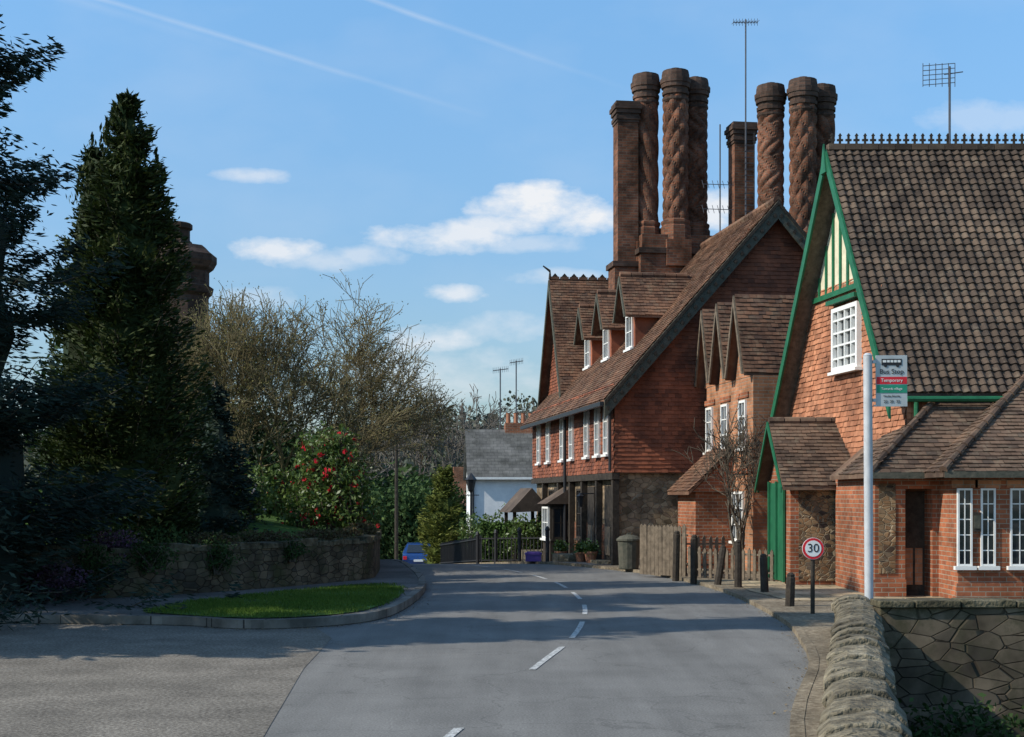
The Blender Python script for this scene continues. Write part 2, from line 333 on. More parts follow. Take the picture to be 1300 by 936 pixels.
# ------------------------------------------------------------ terrain
def gz(x,y):
    if y<34: z=0
    elif y<38: z=-.055*(y-34)**2/8
    elif y<100: z=-.11-.055*(y-38)
    else: z=-3.52
    if y>150:
        t=min(1,(y-150)/320); t=t*t*(3-2*t); z+=21*t*(1+.25*math.sin(x*.012+1)+.1*math.sin(x*.045))
    return z
def grid_ground():
    xs=[-900,-600,-400,-300,-200,-150,-100,-70,-50,-40,-30,-20,-15,-10,-5,0,1,4,5,10,15,20,30,40,50,70,100,150,200,300,400,600,900]
    ys=[-60,-30,-10,0,3.5,5,10,15.35,15.5,20,30]+[34+.5*i for i in range(9)]+[40+5*i for i in range(12)]+[100,120,150]+[150+16*i for i in range(1,21)]+[520,700,1000,1500]
    def g(x,y):
        z=gz(x,y)-.03
        if 4<y<15.4 and 1<=x<=20: z=-1.5 if x>=4 else -.6     # ditch beside the roadside wall
        return z
    mb=MB(); vs=[(x,y,g(x,y)) for y in ys for x in xs]; n=len(xs)
    mb.add(vs,[(j*n+i,j*n+i+1,(j+1)*n+i+1,(j+1)*n+i) for j in range(len(ys)-1) for i in range(n-1)])
    mb.build('ground',['field'],smooth=True)
grid_ground()
def interp(pts):
    ys=[p[1] for p in pts]; xs=[p[0] for p in pts]
    return lambda y: float(np.interp(y,ys,xs))
RE=[(1.0,4),(1.95,10),(2.95,14.1),(3.35,16.6),(3.6,18.6),(3.74,21.9),(3.74,24.5),(3.62,26.7),(3.25,29.5),(2.75,31.6),(1.35,34.9),(-.3,39),(-1.7,45),(-3,55),(-4.2,80),(-4,110)]
LE=[(-1.58,21.9),(-1.56,25.6),(-1.86,29.2),(-2.4,33.3),(-3.3,38),(-4.6,43),(-6.3,55),(-8,80),(-8,110)]
def smooth_pts(pts,n=6):
    out=[]
    P=[pts[0]]+list(pts)+[pts[-1]]
    for i in range(1,len(P)-2):
        for k in range(n):
            t=k/n; p0,p1,p2,p3=P[i-1],P[i],P[i+1],P[i+2]
            out.append(tuple(.5*((2*p1[a])+(-p0[a]+p2[a])*t+(2*p0[a]-5*p1[a]+4*p2[a]-p3[a])*t*t+(-p0[a]+3*p1[a]-3*p2[a]+p3[a])*t**3) for a in (0,1)))
    out.append(pts[-1]); return out
REs=smooth_pts(RE); LEs=smooth_pts(LE)
re=interp(REs); le=interp(LEs)
def yrows(a,b,st=.5):
    n=int(round((b-a)/st)); return [a+(b-a)*i/n for i in range(n+1)]
def strip(name,fl,fr,y0,y1,zo,mat,nx=1,parent=None):
    mb=MB(); ys=yrows(y0,y1); vs=[]
    for y in ys:
        a=fl(y);b=fr(y)
        for i in range(nx+1): vs.append((a+(b-a)*i/nx,y,gz(0,y)+zo))
    n=nx+1
    mb.add(vs,[(j*n+i,j*n+i+1,(j+1)*n+i+1,(j+1)*n+i) for j in range(len(ys)-1) for i in range(nx)])
    return mb.build(name,[mat],parent)
strip('road',lambda y:(-40 if y<20.6 else le(y)-.3),lambda y:re(y)+.05,3,110,0,'asph')
mb=MB(); pts=[(-40,3,.004),(-1.2,3,.004),(-1.75,10,.004),(-2.05,14,.004),(-2.15,17,.004),(-2.6,18.6,.004),(-5,19.2,.004),(-40,20.4,.004)]
mb.poly(pts); mb.build('side_road',['side'])
kerbL=smooth_pts([(-40,19.6),(-14,19.3),(-8,19.0),(-4.6,18.7),(-3.5,18.15),(-2.55,18.4),(-1.84,19.5),(-1.58,21.9),(-1.56,25.6),(-1.86,29.2),(-2.4,33.3)],6)
mb=MB(); mb.poly([(x,y,.11) for x,y in kerbL]+[(-40,33.3,.11)]); mb.build('pavement',['path'])
strip('pavement',lambda y:-40,lambda y:le(y),33.3,100,.11,'path')
def sweep(mb,pts,w,h0,h1,m=0,zf=None):
    n=len(pts); vs=[]
    for i,(x,y) in enumerate(pts):
        a=pts[max(0,i-1)];b=pts[min(n-1,i+1)]; dx,dy=b[0]-a[0],b[1]-a[1]; l=math.hypot(dx,dy); nx,ny=-dy/l,dx/l
        z=zf(x,y) if zf else gz(x,y)
        H=h1[i] if isinstance(h1,list) else h1
        vs+=[(x,y,z+h0),(x,y,z+H),(x+nx*w,y+ny*w,z+H),(x+nx*w,y+ny*w,z+h0)]
    fs=[]
    for i in range(n-1):
        a=i*4;b=a+4
        fs+=[(a,b,b+1,a+1),(a+1,b+1,b+2,a+2),(a+2,b+2,b+3,a+3)]
    fs+=[(0,1,2,3),(4*n-1,4*n-2,4*n-3,4*n-4)]
    mb.add(vs,fs,m)
mb=MB(); sweep(mb,kerbL,.13,-.02,.122)
sweep(mb,[(le(y),y) for y in yrows(33.4,80,1)],.13,-.05,.122)
mb.build('kerb',['kerb'])
gp=[(-5.0,19.35),(-4.4,18.95),(-3.5,18.45),(-2.65,18.7),(-2.05,19.7),(-1.82,21.7),(-1.8,23.4),(-1.95,24.8),(-2.3,25.4),(-3.3,24.2),(-4.3,22.3),(-4.9,20.8)]
gs=smooth_pts(gp+[gp[0]],4)[:-1]
ge=empty('grass_verge')
mb=MB(); mb.poly([(x,y,.125) for x,y in gs]); mb.build('turf',['grass'],ge)
def inpoly(x,y,P):
    c=False;n=len(P)
    for i in range(n):
        x1,y1=P[i][:2];x2,y2=P[(i+1)%n][:2]
        if (y1>y)!=(y2>y) and x<(x2-x1)*(y-y1)/(y2-y1)+x1: c=not c
    return c
pp=[];rr_=[]
while len(pp)<22000:
    x=random.uniform(-5.1,-1.7);y=random.uniform(18.4,25.5)
    if inpoly(x,y,gs) and random.random()<.6+.8*mn.noise(Vector((x*1.3,y*1.3,0))): pp.append((x+random.gauss(0,.05),y+random.gauss(0,.05),.14)); rr_.append(.5+.6*mn.noise(Vector((x*.9,y*.9,4)))+random.gauss(0,.2))
pp=np.array(pp); randleaves('blades',pp,.035,'lgrass',ge,D=np.tile([0,0,1.],(len(pp),1)),asp=.15,spread=.6,r=np.array(rr_))
lp=[]
for i in range(900):
    x,y=random.choice(kerbL[12:]); t=random.random()
    k_=kerbL.index((x,y)); 
    if k_+1<len(kerbL): x+= (kerbL[k_+1][0]-x)*t; y+=(kerbL[k_+1][1]-y)*t
    lp.append((x+abs(random.gauss(0,.12))*.9,y-abs(random.gauss(0,.1)),.010))
for i in range(600):
    y=random.uniform(11,33); lp.append((re(y)-abs(random.gauss(0,.08)),y,.010))
lp=np.array(lp); n=len(lp); A_=np.stack([rng.normal(size=n),rng.normal(size=n),rng.normal(size=n)*.12],1); A_=unit(A_); B_=unit(np.cross(A_,np.array([[0,0,1.]])+.15*rng.normal(size=(n,3)))); s_=(rng.uniform(.009,.02,n))[:,None]
quads('leaf_litter',lp,A_*s_,B_*s_*.6,'llitter')
wl=[(3.98,17.6),(3.62,15.8),(3.18,14.0),(2.7,12.0),(2.22,10.0),(1.3,6.0),(.9,4.2)]
ws=smooth_pts(wl,6); wx_=interp(ws[::-1])
kerbR=[(x,y) for x,y in REs if 15.45<=y<=34]
mb=MB(); mb.poly([(re(15.45),15.45,.06)]+[(x,y,.06) for x,y in kerbR]+[(20,34,.06),(20,15.45,.06)]); mb.build('pavement',['dirt'])
strip('pavement',lambda y:re(y),lambda y:wx_(y)+.2,4.2,15.45,.06,'dirt')
strip('pavement',lambda y:re(y),lambda y:20,34,60,.06,'path')
mb=MB(); sweep(mb,[(re(y),y) for y in reversed(yrows(4.5,80,1))],.1,-.05,.065); mb.build('kerb',['dirt'])
mb=MB(); mb.poly([(4.35,22.2,.07),(7.5,22.2,.07),(7.5,27.5,.07),(4.2,27.2,.07),(4.1,24.5,.07)]); mb.build('paved_forecourt',['pave'])
cl=smooth_pts([(-.75,8),(-.45,10),(.23,14.1),(.7,16.9),(1.0,19.8),(1.13,22.7),(1.02,26),(.8,28.4),(.35,31),(-.2,33),(-1.0,35.2),(-2.2,39),(-3.2,45)],10)
mb=MB()
def clx(y): return float(np.interp(y,[p[1] for p in cl],[p[0] for p in cl]))
for a,b in [(8.2,10.4),(13.9,16.0),(17.0,19.2),(20.4,22.2),(23.4,25.1),(26.3,28.0),(29.1,30.6),(31.6,33.0),(34,35.2)]:
    ys=yrows(a,b,.3); vs=[]
    for y in ys: vs+=[(clx(y)-.036,y,gz(0,y)+.006),(clx(y)+.036,y,gz(0,y)+.006)]
    mb.add(vs,[(2*i,2*i+1,2*i+3,2*i+2) for i in range(len(ys)-1)])
mb.build('centre_line_marking',['white'])
# ------------------------------------------------------------ BUILDING D
D=empty('tile_hung_brick_house',(2.45,34,0),8.48)
ap=(3.95,8.83); ez=4.34; k=(ap[1]-ez)/ap[0]; Yl=12.0
w=MB()
w.box(.12,7.8,.12,Yl,-1.5,2.3,2)
w.prism([(0,0,2.25),(7.9,0,2.25),(7.9,0,ez),(3.95,0,ap[1]-.05),(0,0,ez)],(0,Yl,0),0)
w.box(.10,.14,.3,Yl,-1.5,1.0,1)
w.build('walls',['brick','brickd','rubble'],D)
t=MB()
tiles(t,(0,-.005,2.27),(1,0,0),(0,0,1),7.9,6.4,test=lambda u,v:(v+2.27)<ez+k*min(u,7.9-u)-.05,band=lambda u,v,r:(r*.5 if int(v/.5)%2 else .3+.6*r))
tiles(t,(-.005,Yl,2.27),(0,-1,0),(0,0,1),Yl,2.1)
t.build('tile_hanging',['hung'],D)
sl=math.hypot(1,k); V=(1/sl,0,k/sl)
rf=MB()
rf.prism([(-.32,-.3,ez-.36-.0),(3.95,-.3,ap[1]),(3.95,Yl+.2,ap[1]),(-.32,Yl+.2,ez-.36)],(0,0,-.1),0)
rf.prism([(8.22,-.3,ez-.36),(8.22,Yl+.2,ez-.36),(3.95,Yl+.2,ap[1]),(3.95,-.3,ap[1])],(0,0,-.1),0)
tiles(rf,(-.32,Yl+.2,ez-.355),(0,-1,0),V,Yl+.5,(3.95+.32)*sl)
tiles(rf,(8.22,-.3,ez-.355),(0,1,0),(-1/sl,0,k/sl),Yl+.5,(3.95+.32)*sl,tw=.33,e=.2)
for i in range(38): rf.cyl((3.95,-.3+i*.33,ap[1]+.0),(3.95,-.3+i*.33+.31,ap[1]+.01),.11,n=8)
rf.build('roof',['tileD'],D)
bg=MB()
for s in (1,-1):
    x0=3.95-s*4.27
    for (yy,d,wd,mm) in ((-.36,.05,.3,0),(-.39,.03,.07,1)):
        bg.prism([(x0,yy,ez-.38),(3.95,yy,ap[1]-.02),(3.95,yy,ap[1]-.02-wd*1.45),(x0,yy,ez-.38-wd*1.45)][::s],(0,d,0),mm)
    for i in range(26):
        f=(i+.5)/26; x=x0+(3.95-x0)*f; z=ez-.38+(ap[1]-ez+.36)*f-.27
        bg.prism([(x-.05,-.365,z),(x,-.365,z-.06),(x+.05,-.365,z),(x,-.365,z+.06)],(0,-.02,0),1)
bg.box(-.42,-.33,-.3,Yl,ez-.5,ez-.4,2)
bg.build('bargeboards',['dkgreen','dtimber','black'],D)
dm=MB()
for y0,zt in ((2.6,7.4),(5.4,7.35),(8.0,7.3)):
    hw=.62; x0=1.0; ze=6.4; zb=5.42
    dm.prism([(x0,y0-hw+.08,zb),(x0,y0+hw-.08,zb),(x0,y0+hw-.08,ze),(x0,y0,zt-.08),(x0,y0-hw+.08,ze)],(1.8,0,0),1)
    window(dm,'x',y0,zb+.08,.7,.88,x0,2,2,2,3,sill=True)
    xr=(zt-ez)/k
    for s in (1,-1):
        ye=y0-s*(hw+.1); zz=ze-.12
        xe=(zz-ez)/k
        q=[(x0-.28,ye,zz),(xe+.1,ye,zz),(xr+.1,y0,zt),(x0-.28,y0,zt)]
        dm.prism(q[::s],(0,0,-.05),0)
    sy=math.hypot(hw+.1,zt-ze+.12); Vd=(0,(hw+.1)/sy,(zt-ze+.12)/sy)
    tiles(dm,(x0-.28,y0-hw-.1,ze-.115),(1,0,0),Vd,2.4,sy,test=lambda u,v,x0=x0,sy=sy:(x0-.28+u)<( (6.28+v/sy*1.1)-ez)/k+.1,m=0)
    for i in range(int((xr-.7)/.3)): dm.cyl((x0-.28+i*.3,y0,zt+.01),(x0-.28+i*.3+.28,y0,zt+.01),.08,n=8)
    dm.prism([(x0-.32,y0-hw-.1,ze-.16),(x0-.32,y0,zt-.03),(x0-.32,y0+hw+.1,ze-.16),(x0-.32,y0+hw-.02,ze-.16),(x0-.32,y0,zt-.18),(x0-.32,y0-hw+.02,ze-.16)],(.04,0,0),4)
dm.build('dormers',['tileD','hung','wpaint','glass','dkgreen'],D)
cg=MB(); yc=10.4;hw=2.0;zt=8.45;zb=4.75;x0=.55
cg.prism([(x0,yc-hw+.1,zb-.3),(x0,yc+hw-.1,zb-.3),(x0,yc,zt-.1)],(3.2,0,0),1)
sy=math.hypot(hw,zt-zb); Vd=(0,hw/sy,(zt-zb)/sy)
for s in (1,-1):
    q=[(x0-.3,yc-s*hw,zb),(x0+3.3,yc-s*hw,zb),(x0+3.3,yc,zt),(x0-.3,yc,zt)]; cg.prism(q[::s],(0,0,-.08),0)
tiles(cg,(x0-.3,yc-hw,zb+.01),(1,0,0),Vd,3.6,sy)
tiles(cg,(x0-.01,yc+hw-.1,zb-.3),(0,-1,0),(0,0,1),2*hw-.2,3.6,test=lambda u,v:v+zb-.3<zt-.1-abs(u-hw+.1)*1.85,m=1)
for i in range(12):
    x=x0-.25+i*.3; cg.box(x,x+.26,yc-.05,yc+.05,zt,zt+.09,0); cg.prism([(x+.03,yc-.02,zt+.09),(x+.23,yc-.02,zt+.09),(x+.13,yc-.02,zt+.2)],(0,.04,0),2)
cg.cyl((x0-.28,yc,zt),(x0-.28,yc,zt+.28),.05,.02,m=2); cg.cyl((x0-.28,yc,zt+.26),(x0-.5,yc,zt+.42),.04,.02,m=2)
cg.prism([(x0-.34,yc-hw,zb-.05),(x0-.34,yc,zt-.02),(x0-.34,yc+hw,zb-.05),(x0-.34,yc+hw,zb-.3),(x0-.34,yc,zt-.32),(x0-.34,yc-hw,zb-.3)],(.04,0,0),3)
cg.build('cross_gable',['tileD','hung','dtimber','dkgreen'],D)
fc=MB()
for y0 in (.7,1.75,3.1,5.2,6.6,8.9,10.6):
    window(fc,'x',y0,2.72,.5,1.2,-.03,2,3,0,1,fr=.045)
    fc.box(-.1,-.03,y0-.36,y0+.36,3.95,4.02,3)
for y0,ww in ((4.6,.9),(9.0,.9)):
    window(fc,'x',y0,.55,ww,1.35,.10,3,4,2,1,sill=True)
for y0 in (.9,3.0,8.0):
    fc.box(.04,.10,y0-.42,y0+.42,.05,1.95,2); fc.box(.02,.04,y0-.3,y0+.3,.25,.95,3); fc.box(-.35,.05,y0-.5,y0+.5,-.3,.13,5)
for y0 in (.1,2.0,3.9,5.6,7.4,10.0): fc.box(-.04,.12,y0-.09,y0+.09,-.5,2.09,2)
fc.box(-.06,.12,-.02,Yl,2.1,2.26,2)
fc.box(-.5,.1,6.0,7.2,-.5,1.5,2); window(fc,'x',6.6,.5,1.0,.9,-.5,3,2,0,1); window(fc,'y',-.2,.5,.5,.9,6.0,2,2,2,1)
fc.prism([(-.65,5.85,1.48),(.1,5.85,1.95),(.1,5.85,1.48)],(0,1.5,0),8)
for yy_ in (9.7,11.5):
    for xx_ in (-.95,-.1): fc.box(xx_-.05,xx_+.05,yy_-.05,yy_+.05,-1.0,1.3,2)
    for i in range(5): fc.box(-.9+i*.16,-.87+i*.16,yy_-.02,yy_+.02,-.6,.3,2)
fc.prism([(-1.15,9.45,1.2),(-.45,9.45,1.95),(.15,9.45,1.25)],(0,2.3,0),8)
fc.box(-.9,-.3,2.6,3.4,-.2,.2,5); fc.box(-.9,-.1,7.7,8.7,-.4,.1,5)
fc.box(-.35,-.0,2.35,2.39,1.75,1.78,4); fc.lathe(-.35,2.37,[(1.42,.05),(1.68,.1),(1.70,.12),(1.78,.02)],6,4)
fc.cyl((-.1,5.9,-.3),(-.1,5.9,ez-.5),.045,n=8,m=4); fc.cyl((-.1,.05,2.3),(-.1,.05,ez-.5),.04,n=8,m=4)
fc.build('street_front',['wpaint','glass','dtimber','timber','black','coping','tileD','tileA','tileB'],D)
# chimneys
def pat(kind):
    if kind==0: return lambda t,z:1+.22*(abs(math.sin(2.5*t+4.2*z))**.7-.5)
    if kind==1: return lambda t,z:1+.26*(abs(math.sin(3*t+5*z)*math.sin(3*t-5*z))**.7-.4)
    return lambda t,z:1+.20*(abs(math.sin(3*t+1.4*math.asin(math.sin(7*z))))**.7-.5)
def shaft(mb,x,y,z0,z1,r,kind):
    mb.lathe(x,y,[(z0-.5,r*1.3),(z0-.1,r*1.3),(z0-.05,r*1.18),(z0+.02,r*1.26),(z0+.08,r*1.26),(z0+.14,r)],8,0,.5)
    n=int((z1-z0-.8)/.06); mb.lathe(x,y,[(z0+.1+i*.06,r) for i in range(n)],48,0,fn=pat(kind))
    zt=z1-.95
    pr=[]
    for z,f in ((0,1.02),(.06,1.14),(.12,1.14),(.13,1.0),(.2,1.02),(.21,1.14),(.3,1.16),(.31,1.06),(.40,1.08),(.41,1.22),(.52,1.25),(.53,1.31),(.66,1.33),(.67,1.2),(.8,1.18),(.9,1.12)): pr.append((zt+z,r*f))
    mb.lathe(x,y,pr,16,1,.5); mb.lathe(x,y,[(z1-.06,.17),(z1+.03,.15),(z1+.04,.1)],10,1)
def sqshaft(mb,x,y,z0,z1,h):
    mb.box(x-h,x+h,y-h,y+h,z0,z1-.6,0)
    for i,(a,b,f) in enumerate(((.6,.52,1.08),(.52,.42,1.16),(.42,.34,1.08),(.34,.22,1.2),(.22,.1,1.32),(.1,0,1.18))):
        mb.box(x-h*f,x+h*f,y-h*f,y+h*f,z1-a,z1-b,1)
def stack(name,cx,cy,zt,zp,lst,sq,zs):
    mb=MB()
    mb.box(cx-1.08,cx+1.12,cy-.62,cy+.62,4.8,zp-.55,0); mb.box(cx-1.15,cx+1.19,cy-.69,cy+.69,zp-.55,zp-.4,1); mb.box(cx-1.03,cx+1.07,cy-.58,cy+.58,zp-.4,zp,0)
    for dx,dy,kd in lst:
        mb.box(cx+dx-.36,cx+dx+.36,cy+dy-.42,cy+dy+.42,zp-.9,zp-.15,0)
        shaft(mb,cx+dx,cy+dy,zp+.35,zt+random.uniform(-.05,.05),.335,kd)
    sx,sy=sq
    mb.box(cx+sx-.42,cx+sx+.42,cy+sy-.42,cy+sy+.42,4.8,zp-.9,0); mb.box(cx+sx-.48,cx+sx+.48,cy+sy-.48,cy+sy+.48,zp-.9,zp-.75,1)
    sqshaft(mb,cx+sx,cy+sy,zp-.75,zs,.30)
    return mb.build(name,['brickd','brickk'],D)
stack('chimney_stack_with_spiral_shafts',3.2,6.7,13.88,9.15,[(-.74,.15,0),(.02,-.3,1),(.74,.2,2)],(-1.35,.1),13.0)
stack('rear_chimney_stack',6.1,4.2,13.05,8.2,[(-.74,.15,2),(.02,-.3,1),(.74,.2,0)],(-.95,2.1),12.4)
def aerial(name,x,y,z0,z1,parent=None,yagi=True,s=1.,grid=False,hs=None):
    hs=hs or s
    mb=MB(); mb.cyl((x,y,z0),(x,y,z1),.022*s,n=6)
    if yagi:
        mb.cyl((x-.45*hs,y,z1-.1),(x+.5*hs,y+.2*hs,z1),.014*s,n=5)
        for i in range(9):
            f=i/8; px=x-.45*hs+.95*hs*f; py=y+.2*hs*f; pz=z1-.1+.1*f
            mb.cyl((px,py-.16*s,pz+ .0),(px,py+.16*s,pz),.007*s,n=4); mb.cyl((px,py,pz-.1*s),(px,py,pz+.1*s),.007*s,n=4)
    if grid:
        for i in range(5): mb.cyl((x-.5,y,z1-.35+i*.09),(x+.1,y,z1-.3+i*.09),.008,n=4)
        for i in range(6): mb.cyl((x-.5+i*.12,y,z1-.38),(x-.5+i*.12,y,z1+.06),.008,n=4)
        mb.cyl((x-.1,y,z1-.15),(x+.25,y,z1-.1),.012,n=4)
    return mb.build(name,['alu'],parent)
aerial('tv_aerial_mast',5.05,5.6,6,15.2,D,s=1.0,hs=.8)
a=MB(); x,y=4.3,5.6
a.cyl((x,y,7),(x,y,12.2),.02,n=6)
for z in (9.8,10.5): 
    a.cyl((x-.5,y,z),(x+.4,y,z),.012,n=4)
    for i in range(6): a.cyl((x-.5+i*.15,y-.1,z-.13),(x-.5+i*.15,y+.1,z+.13),.008,n=4)
for i in range(20): a.box(5.0,5.3,5.58,5.6,8.4+i*.17,8.42+i*.17)
a.cyl((5.3,5.6,7),(5.3,5.6,12),.012,n=4)
a.build('tv_aerial_rods',['alu'],D)
# ------------------------------------------------------------ BUILDING C
Cb=empty('gabled_brick_cottage',(5.18,30.55,0),8.48)
c=MB(); c.box(0,4,0,3.52,-.3,4.3,0)
gl=((.68,.62),(2.0,.58),(3.22,.54))
tl=MB()
for y0,hw in gl:
    c.prism([(0,y0-hw+.06,4.28),(0,y0+hw-.06,4.28),(0,y0,5.95)],(3,0,0),0)
    window(c,'x',y0,2.75,.5,1.05,0,2,3,1,2)
    zt=6.1;ze=4.35; sy=math.hypot(hw+.04,zt-ze)
    for s in (1,-1):
        q=[(-.2,y0-s*(hw+.04),ze),(2.9,y0-s*(hw+.04),ze),(2.9,y0,zt),(-.2,y0,zt)]; tl.prism(q[::s],(0,0,-.06),0)
    tiles(tl,(-.2,y0-hw-.04,ze+.005),(1,0,0),(0,(hw+.04)/sy,(zt-ze)/sy),3.1,sy)
    c.prism([(-.24,y0-hw-.04,ze-.02),(-.24,y0,zt),(-.24,y0+hw+.04,ze-.02),(-.24,y0+hw-.06,ze-.02),(-.24,y0,zt-.22),(-.24,y0-hw+.06,ze-.02)],(.04,0,0),3)
    c.box(-.03,0,y0-.4,y0+.4,3.85,3.97,4)
c.box(-.04,0.0,0,3.5,2.2,2.3,4)
for y0 in (1.0,2.6): window(c,'x',y0,.7,.8,1.1,0,3,3,1,2)
c.box(-.85,0,1.5,3.0,-.1,1.85,4)
tl.prism([(-1.05,1.35,1.8),(.0,1.35,2.8),(0,3.2,2.8),(-1.05,3.2,1.8)],(0,0,-.07),0)
s2=math.hypot(1.05,1.0); tiles(tl,(-1.05,3.2,1.81),(0,-1,0),(1.05/s2,0,1/s2),1.85,s2)
c.prism([(-.95,1.38,1.8),(0,1.38,1.8),(0,1.38,2.7)],(0,.05,0),4)
c.build('walls',['brickp','wpaint','glass','timber','brick'],Cb); tl.build('roofs',['tileD'],Cb)
# ------------------------------------------------------------ BUILDING B (hall)
sk=lambda x,y,z:(x-.149*y,y,z)
B=empty('tiled_village_hall',(6.65,24,0))
ay=2.65;az=8.2;yn=-.15;zn=3.44;yf=6.6;zf=2.0
b=MB(sk)
b.prism([(0,0,-.3),(0,6.3,-.3),(0,6.3,2.4),(0,ay,az-.15),(0,0,3.6)][::-1],(11,0,0),0)
b.build('walls',['brick'],B)
kn=(az-zn)/(ay-yn)
h=MB(sk)
def inB(y,z): 
    return z<(az-.1-(ay-y)*kn if y<ay else az-.1-(y-ay)*(az-zf)/(yf-ay))
tiles(h,(-.01,6.4,2.1),(0,-1,0),(0,0,1),6.4,3.6,test=lambda u,v:inB(6.4-u,v+2.1))
tiles(h,(0,-.01,2.1),(1,0,0),(0,0,1),2.5,1.5,test=lambda u,v:True)
h.build('tile_hanging',['hungB'],B)
tb=MB(sk)
yl=lambda z: ay-(az-.2-z)/kn; yr=lambda z: ay+(az-.2-z)*(yf-ay)/(az-zf)
tb.prism([(-.02,yl(5.6),5.6),(-.02,yr(5.6),5.6),(-.02,ay,az-.25)],(.03,0,0),1)
tb.box(-.08,-.02,yl(5.6),yr(5.6),5.5,5.6,0)
yy=yl(5.6)+.15
while yy<yr(5.6)-.1:
    zt=(az-.25-(ay-yy)*kn if yy<ay else az-.25-(yy-ay)*(az-zf)/(yf-ay))
    tb.box(-.05,-.02,yy-.04,yy+.04,5.6,zt,0); yy+=.36
window(tb,'x',2.45,4.05,1.25,1.2,-.03,4,5,2,3,fr=.08,d=.09,bar=.035)
tb.box(-.2,-.02,1.75,3.15,5.32,5.4,0)
for (y1,z1,s) in ((yn-.1,zn-.17,1),(yf+.05,zf-.08,-1)):
    q=[(-.40,y1,z1),(-.40,ay,az),(-.40,ay,az-.30),(-.40,y1,z1-.28)]
    tb.prism(q[::s],(.04,0,0),0)
tb.prism([(-.43,ay-.12,az-.45),(-.43,ay+.14,az-.45),(-.43,ay,az+.1)],(.03,0,0),0)
tb.cyl((-.1,yn-.12,zn-.12),(11,yn-.12,zn-.12),.05,n=8,m=0)
tb.cyl((.12,-.12,zn-.15),(.12,-.12,2.0),.04,n=8,m=0)
tb.build('timber_and_windows',['green','cream','wpaint','glass'],B)
r=MB(sk)
r.prism([(-.36,yn,zn-.02),(11,yn,zn-.02),(11,ay,az-.02),(-.36,ay,az-.02)],(0,0,-.1),0)
r.prism([(-.36,ay,az-.02),(11,ay,az-.02),(11,yf,zf-.02),(-.36,yf,zf-.02)],(0,0,-.1),2)
sn=math.hypot(ay-yn,az-zn)
r2=MB(sk)
tiles(r2,(-.36,yn,zn-.01),(1,0,0),(0,(ay-yn)/sn,(az-zn)/sn),10,sn,tw=.155,e=.145,th=.03,stagger=False,prof=[0,0,.012,.03,.034,.02,0])
r2.build('roof_tiles',['tileB'],B)
x=-.34
while x<9.6:
    r.box(x,x+.3,ay-.07,ay+.07,az-.02,az+.09,0)
    for q in (.02,.17):
        xx=x+q+.06
        r.box(xx-.018,xx+.018,ay-.015,ay+.015,az+.09,az+.25,1); r.box(xx-.055,xx+.055,ay-.013,ay+.013,az+.15,az+.19,1)
        r.prism([(xx-.035,ay-.014,az+.25),(xx+.035,ay-.014,az+.25),(xx,ay-.014,az+.3)],(0,.028,0),1)
    x+=.31
r.build('roof_and_ridge_cresting',['tileB','dtimber','timber'],B)
aerial('tv_aerial_grid',1.55,2.65,8.1,9.75,B,yagi=False,grid=True)
Pb=MB(); pr=MB()
Pb.box(5.09,6.35,26.0,28.3,-.1,2.0,0)
Pb.box(5.24,5.95,25.985,26.0,.15,1.85,1)
Pb.box(5.07,5.095,26.5,27.9,.1,1.95,2); 
for q in (26.45,27.2,27.95): Pb.box(5.03,5.07,q-.05,q+.05,.1,1.98,2)
Pb.prism([(5.12,26.05,1.98),(5.12,28.25,1.98),(5.12,27.15,3.0)],(1.2,0,0),0)
Pb.prism([(4.86,25.75,1.86),(4.86,27.15,3.12),(4.86,28.5,1.86),(4.86,28.5,1.76),(4.86,27.15,3.0),(4.86,25.75,1.76)],(.03,0,0),2)
for s,ye in ((1,25.75),(-1,28.55)):
    q=[(4.9,ye,1.88),(6.75,ye,1.88),(6.75,27.15,3.12),(4.9,27.15,3.12)]; pr.prism(q[::s],(0,0,-.07),0)
sp=math.hypot(1.4,1.24); tiles(pr,(4.9,25.75,1.885),(1,0,0),(0,1.4/sp,1.24/sp),1.75,sp)
for i in range(6): pr.cyl((4.9+i*.3,27.15,3.13),(5.18+i*.3,27.15,3.13),.08,n=8)
o=Pb.build('entrance_porch',['brick','flint','green'],B); o.location=(-6.65,-24,0)
o=pr.build('porch_roof',['tileA'],B); o.location=(-6.65,-24,0)
# ------------------------------------------------------------ BUILDING A
A=empty('low_brick_hall_annexe',(0,0,0))
a=MB()
a.box(5.87,6.36,23.0,25.8,-.3,2.04,0)
a.box(6.36,6.80,23.0,25.8,1.82,2.04,0)
a.box(6.80,6.9,23.0,25.8,-.3,2.04,0)
a.box(6.36,6.80,23.35,25.8,-.3,1.82,0)
a.box(6.40,6.76,23.30,23.35,.06,1.78,4); a.box(6.44,6.56,23.285,23.30,.25,.85,5); a.box(6.60,6.72,23.285,23.30,.25,.85,5)
a.box(5.93,6.2,22.985,23.0,.45,1.9,1)
a.box(6.9,13,22.0,24.1,-.3,2.04,0)
a.box(5.83,6.36,22.94,23.0,-.3,.35,0); a.box(6.86,13,21.95,22.0,-.3,.35,0)
for x0 in (7.0,7.36,7.85,8.5,9.2):
    window(a,'y',x0,.62,.23 if x0<7.5 else .3,1.2,22.0,2,5,2,3,fr=.03,d=.03,bar=.016)
    a.box(x0-.2,x0+.2,21.98,22.0,1.83,1.95,5)
a.box(7.12,7.24,21.95,21.98,1.15,1.45,4); a.box(7.13,7.23,21.94,21.95,1.2,1.4,6)
a.box(5.75,6.9,22.68,22.74,1.98,2.08,6); a.box(6.6,13,21.68,21.74,1.98,2.08,6)
a.build('walls_and_windows',['brick','flint','wpaint','glass','dtimber','brickp','dkgreen'],A)
ar=MB()
